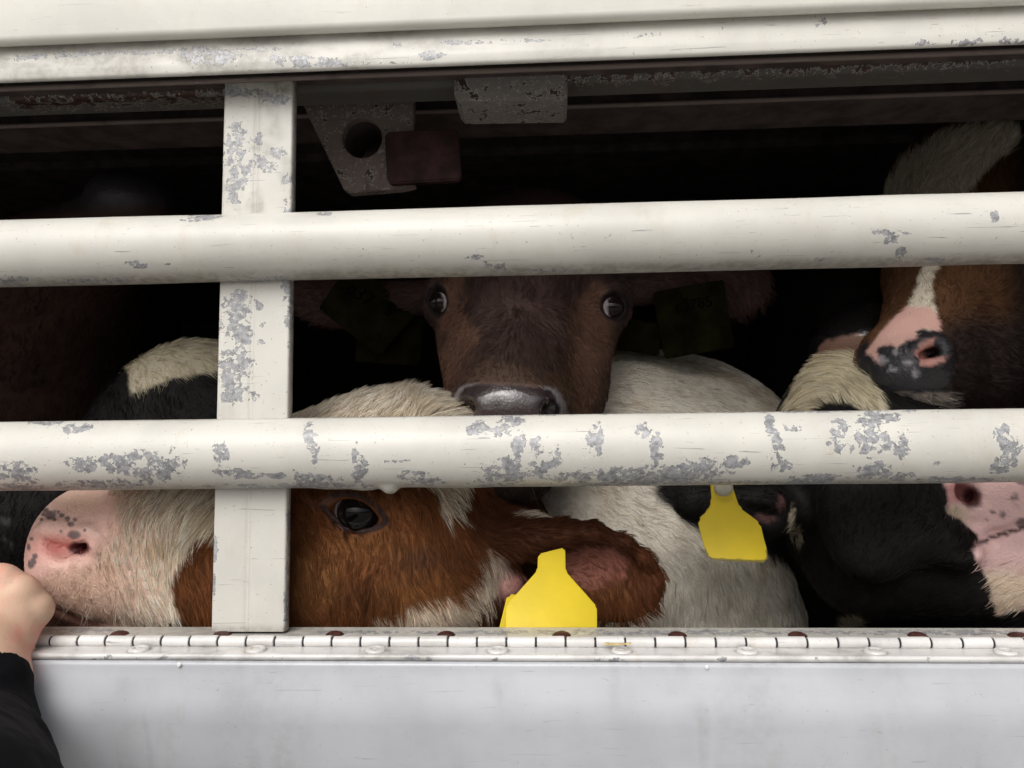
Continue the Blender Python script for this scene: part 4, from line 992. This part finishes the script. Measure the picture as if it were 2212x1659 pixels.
def colD(p, n, u, v, skin=False):
    u2, v2 = warp(p, u, v, 9, 120, 5); col = np.tile(np.array([.013, .0115, .011]), (len(u), 1)) * (.4 + 1.2 * fbm(p, 35, 3)[:, None])
    pk = ss(-4, 4, poly_sd(u2, v2, pkD)); pc = np.tile(np.array([.80, .53, .51]), (len(u), 1)); pc = mixc(pc, (.78, .62, .48), ss(1215, 1250, v)); pc = mixc(pc, (.66, .54, .40), ss(2110, 2060, u) * ss(1085, 1100, v))
    col = mixc(col, (.66, .46, .44), pk) ; col = col * (1 - pk[:, None]) + pc * pk[:, None]
    u3, v3 = warp(p, u, v, 4, 300, 5)
    col = mixc(col, (.08, .06, .07), .8 * pk * spots(u3, v3, [(2190, 1075, 8, 8), (2168, 1112, 7, 4), (2208, 1130, 14, 9), (2180, 1095, 4, 3), (2145, 1105, 4, 3), (2212, 1045, 14, 6), (2150, 1080, 3, 3), (2196, 1088, 4, 3), (2240, 1100, 12, 8), (2130, 1125, 3, 3)]))
    col = mixc(col, (.42, .17, .16), pk * .8 * spots(u2, v2, [(2068, 1064, 30, 24)])); col = mixc(col, (.06, .015, .015), spots(u3, v3, [(2100, 1076, 20, 22)]))
    col = mixc(col, (.05, .02, .02), .95 * ss(7, 3, np.abs(v - np.interp(u, [2060, 2100, 2150, 2212, 2300], [1196, 1182, 1158, 1140, 1122]))) * ss(2085, 2110, u))
    wp = ss(-5, 6, poly_sd(u2, v2, [(1690, 900), (1706, 845), (1735, 800), (1752, 762), (1780, 738), (1900, 720), (1920, 900), (1868, 895), (1840, 873), (1790, 870), (1750, 895)]))
    wp = np.maximum(wp, .75 * spots(u2, v2, [(1838, 1348, 30, 20), (1712, 1130, 6, 34), (1726, 1160, 5, 20)])); col = mixc(col, (.66, .58, .42), wp)
    e = spots(u2, v2, [(1652, 1120, 20, 8), (1685, 1085, 8, 18)]) ; col = mixc(col, (.15, .075, .07), e * .7)
    return col, np.clip(pk * ss(1225, 1190, v) * ss(2060, 2110, u + (v < 1085) * 60) * .93 + .3 * e, 0, 1)
b4 = body('body', s4, D, mkcol(colD, lambda p, n, u, v: .3 * ss(-4, 4, poly_sd(u, v, pkD))), amp=.0012)
grow('fur', b4, D, 90000, colD, [(1800, 800, -.7, -.8), (1850, 850, -.3, -1), (1730, 850, -1, -.2), (1900, 1100, -.2, 1), (2000, 1150, -.6, .8), (2080, 1220, -.8, .5), (2150, 1300, -.5, .9), (1800, 1250, 0, 1), (1580, 1090, -1, .3), (2150, 1080, .2, 1)],
     [(1800, 800, 15), (1730, 860, 14), (1900, 1100, 5), (2050, 1180, 8), (2150, 1280, 8), (1850, 1300, 6), (1580, 1100, 6), (2160, 1080, 2)], width=.00015, lift=.2, clump=.5, clump_size=.0038, wild=.06, jit=.08, seed=4, vmin=700, vmax=1420, umin=1380, umax=2330)
ear_tag('ear_tag', D, [(1534, 1040), (1538, 1083), (1530, 1103), (1508, 1123), (1515, 1157), (1530, 1209), (1659, 1216), (1661, 1199), (1651, 1162), (1644, 1131), (1626, 1117), (1598, 1097), (1578, 1040)], .058, dirty=.95)
Vr2, Fr2 = lathe([(.0001, .0026), (.004, .0024), (.0064, .0012), (.0068, -.0006), (.0068, -.002)])
cS = P(1563, 1052, .0555); me = bpy.data.meshes.new('tag_stud'); me.from_pydata([(v[0] + cS[0], cS[1] - v[2], cS[2] + v[1]) for v in Vr2], [], Fr2); me.update(); link('tag_stud', me, plain('pale_stud', (.55, .52, .42), .4), D)
print('D', time.time() - T0)

# ---- E: brown calf with white blaze, head tipped down to the left
E_ = empty('calf', (P(2150, 700, .4)[0], .6, BASEZ), 'brown calf with a white blaze and blotched pink and black nose, above the lower bar', 'calf', 'calves looking out of the trailer')
s5 = Sculpt(.0026)
s5.ell(P(1960, 800, .125), (R_(108, .125), .042, R_(86, .125)), k=.02, rot=(0, -20, 0))
s5.cone(P(1985, 770, .135), P(2060, 590, .23), R_(92, .135), R_(118, .23), k=.03)
s5.cone(P(2060, 590, .23), P(2100, 430, .33), R_(125, .23), R_(160, .33), k=.03)
s5.ell(P(2110, 400, .35), (R_(160, .35), .08, R_(130, .35)), k=.03)
s5.cone(P(2030, 830, .15), P(2200, 730, .25), R_(70, .15), R_(150, .25), k=.03)
s5.cone(P(2200, 560, .32), P(2420, 800, .60), R_(190, .32), R_(280, .6), k=.04)
s5.cone(P(2090, 330, .34), P(2200, 262, .36), .025, .012, k=.02)
s5.setup()
hE = s5.hit(2012, 762); s5.ell(hE + [0, .002, 0], (R_(24, .1), .014, R_(13, .1)), k=.006, rot=(0, -12, 0), sub=True); s5.apply()
s5.tube([(1980, 752), (1995, 738), (2020, 732), (2042, 745), (2046, 765), (2030, 782), (2000, 788)], .0030, k=.006)
s5.tube([(1868, 800), (1880, 838), (1910, 858), (1960, 862)], .0024, k=.005, sub=True)
def colE(p, n, u, v, skin=False):
    u2, v2 = warp(p, u, v, 10, 110, 6); u3, v3 = warp(p, u, v, 6, 220, 6)
    col = np.tile(np.array([.13, .062, .030]), (len(u), 1)) * (.6 + .8 * fbm(p, 35, 3)[:, None])
    col = mixc(col, (.042, .028, .025), ss(1990, 2080, u + (v - 700) * .2) * ss(640, 730, v)); col = mixc(col, (.018, .014, .013), ss(2150, 2230, u))
    wh = ss(-5, 5, poly_sd(u2, v2, [(1900, 430), (1945, 350), (2040, 285), (2190, 245), (2205, 300), (2135, 370), (2097, 420), (2040, 530), (2026, 576), (2012, 620), (2014, 650), (2022, 680), (2010, 720), (1940, 720), (1958, 668), (1978, 630), (1992, 576), (1975, 500)]))
    col = mixc(col, (.80, .71, .58), wh)
    pk = ss(-3, 4, poly_sd(u3, v3, [(1958, 660), (1924, 692), (1886, 733), (1870, 762), (1901, 790), (1896, 752), (1919, 745), (1935, 755), (1961, 735), (1985, 735), (1978, 722), (1985, 710), (2010, 712), (2034, 716), (2030, 690), (2012, 664)]))
    blk = ss(-4, 3, poly_sd(u3, v3, [(1850, 760), (1872, 735), (1880, 760), (1901, 787), (1896, 752), (1919, 745), (1935, 755), (1961, 735), (1985, 725), (1978, 716), (1990, 708), (2010, 716), (2036, 712), (2056, 745), (2060, 800), (2040, 850), (1900, 850), (1880, 880), (1850, 880)]))
    col = mixc(col, (.026, .024, .028), blk); col = mixc(col, (.70, .42, .36), pk)
    col = mixc(col, (.55, .26, .22), ss(-3, 3, poly_sd(u3, v3, [(1973, 762), (1990, 742), (2010, 734), (2020, 730), (2016, 745), (2000, 760), (2030, 772), (2044, 768), (2042, 780), (2010, 794), (1985, 790), (1985, 775)])))
    col = mixc(col, (.45, .42, .45), .6 * spots(u3, v3, [(1905, 778, 12, 10), (1960, 784, 10, 6), (1928, 798, 10, 5), (1978, 808, 6, 14), (1934, 762, 8, 5)]))
    col = mixc(col, (.004, .003, .003), spots(u3, v3, [(2013, 763, 17, 11)]))
    lw = ss(842, 856, v2) * ss(1890, 1920, u2) * ss(2075, 2040, u2); col = mixc(col, (.52, .46, .40), lw * .8)
    nb = np.maximum(pk, blk * ss(2060, 2030, u))
    return col, np.clip(nb * .93, 0, 1)
b5 = body('body', s5, E_, mkcol(colE, lambda p, n, u, v: .55 * ss(2070, 2040, u) * ss(720, 740, v) * ss(850, 840, v)), amp=.0012)
grow('fur', b5, E_, 70000, colE, [(2000, 620, .1, -1), (2100, 700, .8, -.3), (2040, 860, .7, .5), (2000, 450, -.3, -1), (2100, 350, .3, -1), (1940, 640, -.5, -.6), (2180, 800, 1, .2)],
     [(2000, 620, 5), (2100, 750, 7), (1960, 870, 9), (2040, 870, 11), (2050, 380, 13), (1950, 700, 3), (2150, 820, 9)], width=.00018, lift=.25, clump=.5, clump_size=.0045, seed=5, vmin=220, vmax=960, umin=1830, umax=2330)
# ---- F: black calf whose wet nose shows between D and E
F_ = empty('calf', (P(1800, 700, .6)[0], .7, BASEZ), 'black calf showing only its wet black nose and pinkish chin behind the blazed one', 'calf', 'calves looking out of the trailer')
s6 = Sculpt(.003)
s6.ell(P(1850, 745, .27), (R_(95, .27), .045, R_(68, .27)), k=.02, rot=(0, -10, 0)); s6.cone(P(1870, 740, .29), P(1830, 660, .50), R_(80, .29), R_(150, .5), k=.03)
s6.cone(P(1870, 800, .29), P(1850, 860, .50), R_(60, .29), R_(150, .5), k=.03); s6.cone(P(1850, 760, .5), P(1860, 1000, .95), R_(220, .5), R_(300, .9), k=.05)
s6.setup()
def colF(p, n, u, v, skin=False):
    u2, v2 = warp(p, u, v, 8, 110, 6); col = np.tile(np.array([.016, .014, .014]), (len(u), 1))
    pk = ss(-4, 4, poly_sd(u2, v2, [(1765, 790), (1768, 752), (1782, 736), (1830, 724), (1900, 716), (1900, 830), (1780, 830)])); col = mixc(col, (.42, .24, .18), pk); col = mixc(col, (.45, .36, .27), pk * ss(785, 800, v))
    return col, np.clip(pk * .7 + ss(745, 725, v) * .9, 0, 1)
b6 = body('body', s6, F_, mkcol(colF, lambda p, n, u, v: ss(735, 720, v)), amp=.003)
grow('fur', b6, F_, 9000, colF, [(1850, 780, -.6, .7)], [(1850, 780, 6)], width=.0002, seed=6, vmin=600, vmax=900, umin=1730, umax=1960)
# ---- H: black and white calf on the far side of the post
H_ = empty('calf', (P(400, 1000, .5)[0], .6, BASEZ), 'black calf with a white band across its back, behind the post', 'calf', 'calves looking out of the trailer')
s7 = Sculpt(.0035)
s7.ell(P(425, 935, .26), (R_(195, .26), .07, R_(205, .26)), k=.04); s7.cone(P(425, 980, .28), P(60, 1140, .22), R_(150, .28), R_(130, .22), k=.05)
s7.cone(P(425, 980, .30), P(450, 1100, .75), R_(170, .3), R_(280, .7), k=.05); s7.cone(P(60, 1140, .22), P(-150, 1250, .25), R_(130, .22), R_(130, .22), k=.04)
s7.setup()
def colH(p, n, u, v, skin=False):
    u2, v2 = warp(p, u, v, 7, 120, 6); col = np.tile(np.array([.016, .014, .014]), (len(u), 1)) * (.7 + .6 * fbm(p, 40, 3)[:, None])
    w = ss(-4, 4, poly_sd(u2, v2, [(272, 790), (300, 740), (465, 690), (640, 700), (640, 800), (465, 805), (400, 812), (330, 832), (284, 852)])); col = mixc(col, (.70, .62, .46), w)
    gr = ss(.55, .7, fbm(p, 90, 2)) * ss(140, 60, u) * ss(1060, 1110, v); return mixc(col, (.16, .17, .18), gr * .6), np.zeros(len(u))
b7 = body('body', s7, H_, mkcol(colH), amp=.002)
grow('fur', b7, H_, 42000, colH, [(380, 780, .6, .5), (300, 850, .5, .8), (430, 760, .9, .2), (400, 880, .4, .8), (50, 1120, -.4, 1)], [(380, 770, 13), (400, 880, 9), (50, 1120, 7)], width=.00019, lift=.25, clump=.55, clump_size=.005, seed=7, umax=640, vmin=640, vmax=1350)
# ---- I: dark calf in the shadow on the far left
I_ = empty('calf', (P(100, 800, .7)[0], .8, BASEZ), 'very dark brown calf in deep shadow with its shiny nose lifted above the upper bar', 'calf', 'calves looking out of the trailer')
s8 = Sculpt(.004)
s8.ell(P(290, 440, .34), (R_(85, .34), .05, R_(62, .34)), k=.03); s8.cone(P(270, 460, .36), P(120, 620, .45), R_(78, .36), R_(150, .45), k=.04); s8.cone(P(120, 640, .45), P(60, 850, .55), R_(170, .45), R_(230, .55), k=.05)
s8.cone(P(60, 850, .55), P(0, 1050, .95), R_(240, .55), R_(300, .9), k=.05); s8.setup()
def colI(p, n, u, v, skin=False):
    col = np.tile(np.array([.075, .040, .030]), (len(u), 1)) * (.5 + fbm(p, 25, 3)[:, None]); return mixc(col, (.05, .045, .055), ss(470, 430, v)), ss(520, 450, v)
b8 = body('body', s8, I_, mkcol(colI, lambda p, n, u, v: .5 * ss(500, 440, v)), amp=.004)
grow('fur', b8, I_, 16000, colI, [(100, 700, -.5, 1), (200, 500, -1, .5)], [(100, 700, 10)], width=.0003, seed=8, umax=400, vmin=400, vmax=1000)
print('calves', time.time() - T0)

bm = bmesh.new()
pts = [P(u, v, -.0125 - .004 * k) for k, (u, v) in enumerate([(1308, 1398), (1330, 1400), (1362, 1398)])]
for i in range(2):
    p, q = Vector(pts[i]), Vector(pts[i + 1]); d = q - p
    r = bmesh.ops.create_cube(bm, size=1); M = d.to_track_quat('X', 'Z').to_matrix().to_4x4()
    for vv in r['verts']: vv.co = (p + q) / 2 + M @ Vector((vv.co.x * d.length * 1.04, vv.co.y * .0022 * (1 - .4 * i), vv.co.z * .0009)) + Vector((0, 0, .0022))
me = bpy.data.meshes.new('straw'); bm.to_mesh(me); bm.free(); st_ = link('straw', me, plain('straw', (.55, .42, .18), .6, 200), None, False)
tag(st_, 'bent scrap of yellow straw lying on the hinge strip beside a rivet', 'straw')

# ---- the person's hand and sleeve
HP = empty('person', (P(-300, 1600, -.1)[0], -.2, 0), 'arm in a black sleeve with bare hand reaching over the sill to the pink muzzle', 'person')
s9 = Sculpt(.0018)
yw = -.030
def hp(u, v, y): return P(u, v, y)
wr = hp(-55, 1462, -.045)
s9.cone(hp(-190, 1720, -.10), hp(-90, 1500, -.055), .036, .029, k=.02)
s9.cone(hp(-160, 1740, -.10), hp(-62, 1490, -.055), .030, .027, k=.02)
s9.cone(hp(-100, 1500, -.055), hp(-50, 1400, -.038), .027, .023, k=.02)
kn = [(76, 1318, -.012, .0088), (44, 1284, -.016, .0096), (2, 1262, -.018, .0102), (-52, 1246, -.018, .0105)]   # little finger to index
for (a, b, y, r), (wa, wb) in zip(kn, [(-5, 1425), (-25, 1415), (-50, 1410), (-75, 1410)]):
    s9.cone(hp(wa - 12, wb, -.036), hp(a, b, y), .0125, r + .0006, k=.009)
s9.ell(hp(-15, 1345, -.024), (R_(84, -.02), .0135, R_(74, -.02)), k=.012, rot=(0, 35, 0))
for (a, b, y, r), L in zip(kn, (.030, .038, .042, .038)):
    k0 = hp(a, b, y); d1 = np.array([-.55, .82, -.05]); d1 /= np.linalg.norm(d1)
    k1 = k0 + d1 * L; d2 = np.array([-.6, .3, -.7]); d2 /= np.linalg.norm(d2); k2 = k1 + d2 * L * .62; d3 = np.array([-.1, -.5, -.8]); d3 /= np.linalg.norm(d3); k3 = k2 + d3 * L * .42
    s9.ell(k0 + [0, -.002, .001], (r * 1.22, r * 1.15, r * 1.15), k=.004); s9.cone(k0, k1, r, r * .86, k=.006); s9.cone(k1, k2, r * .88, r * .78, k=.003); s9.cone(k2, k3, r * .78, r * .66, k=.002)
t0 = hp(-95, 1400, -.02); t1 = hp(-140, 1300, .01); t2 = t1 + np.array([.012, .028, .004]); t3 = t2 + np.array([.016, .022, -.006])
s9.cone(t0, t1, .017, .012, k=.015); s9.cone(t1, t2, .0115, .0105, k=.004); s9.cone(t2, t3, .0105, .0085, k=.002)
s9.setup()
me, V = s9.mesh('body', .0010); hb = link('body', me, M_skin, HP)
for a in range(1):
    pass
s10 = Sculpt(.0035)
s10.cone(hp(-104, 1600, -.068), hp(-142, 1760, -.115), .0410, .0490, k=.01)
s10.cone(hp(-90, 1482, -.054), hp(-104, 1600, -.068), .0345, .0410, k=.008)
s10.cone(hp(-135, 1760, -.115), hp(-400, 2100, -.30), .052, .065, k=.02)
s10.cone(hp(-60, 1690, -.082), hp(-120, 1740, -.11), .031, .040, k=.004); s10.cone(hp(-98, 1472, -.052), hp(-78, 1500, -.056), .0350, .0350, k=.002)
s10.setup()
me, V = s10.mesh('jacket_sleeve', .006); link('jacket_sleeve', me, M_sleeve, HP)
print('done', time.time() - T0)
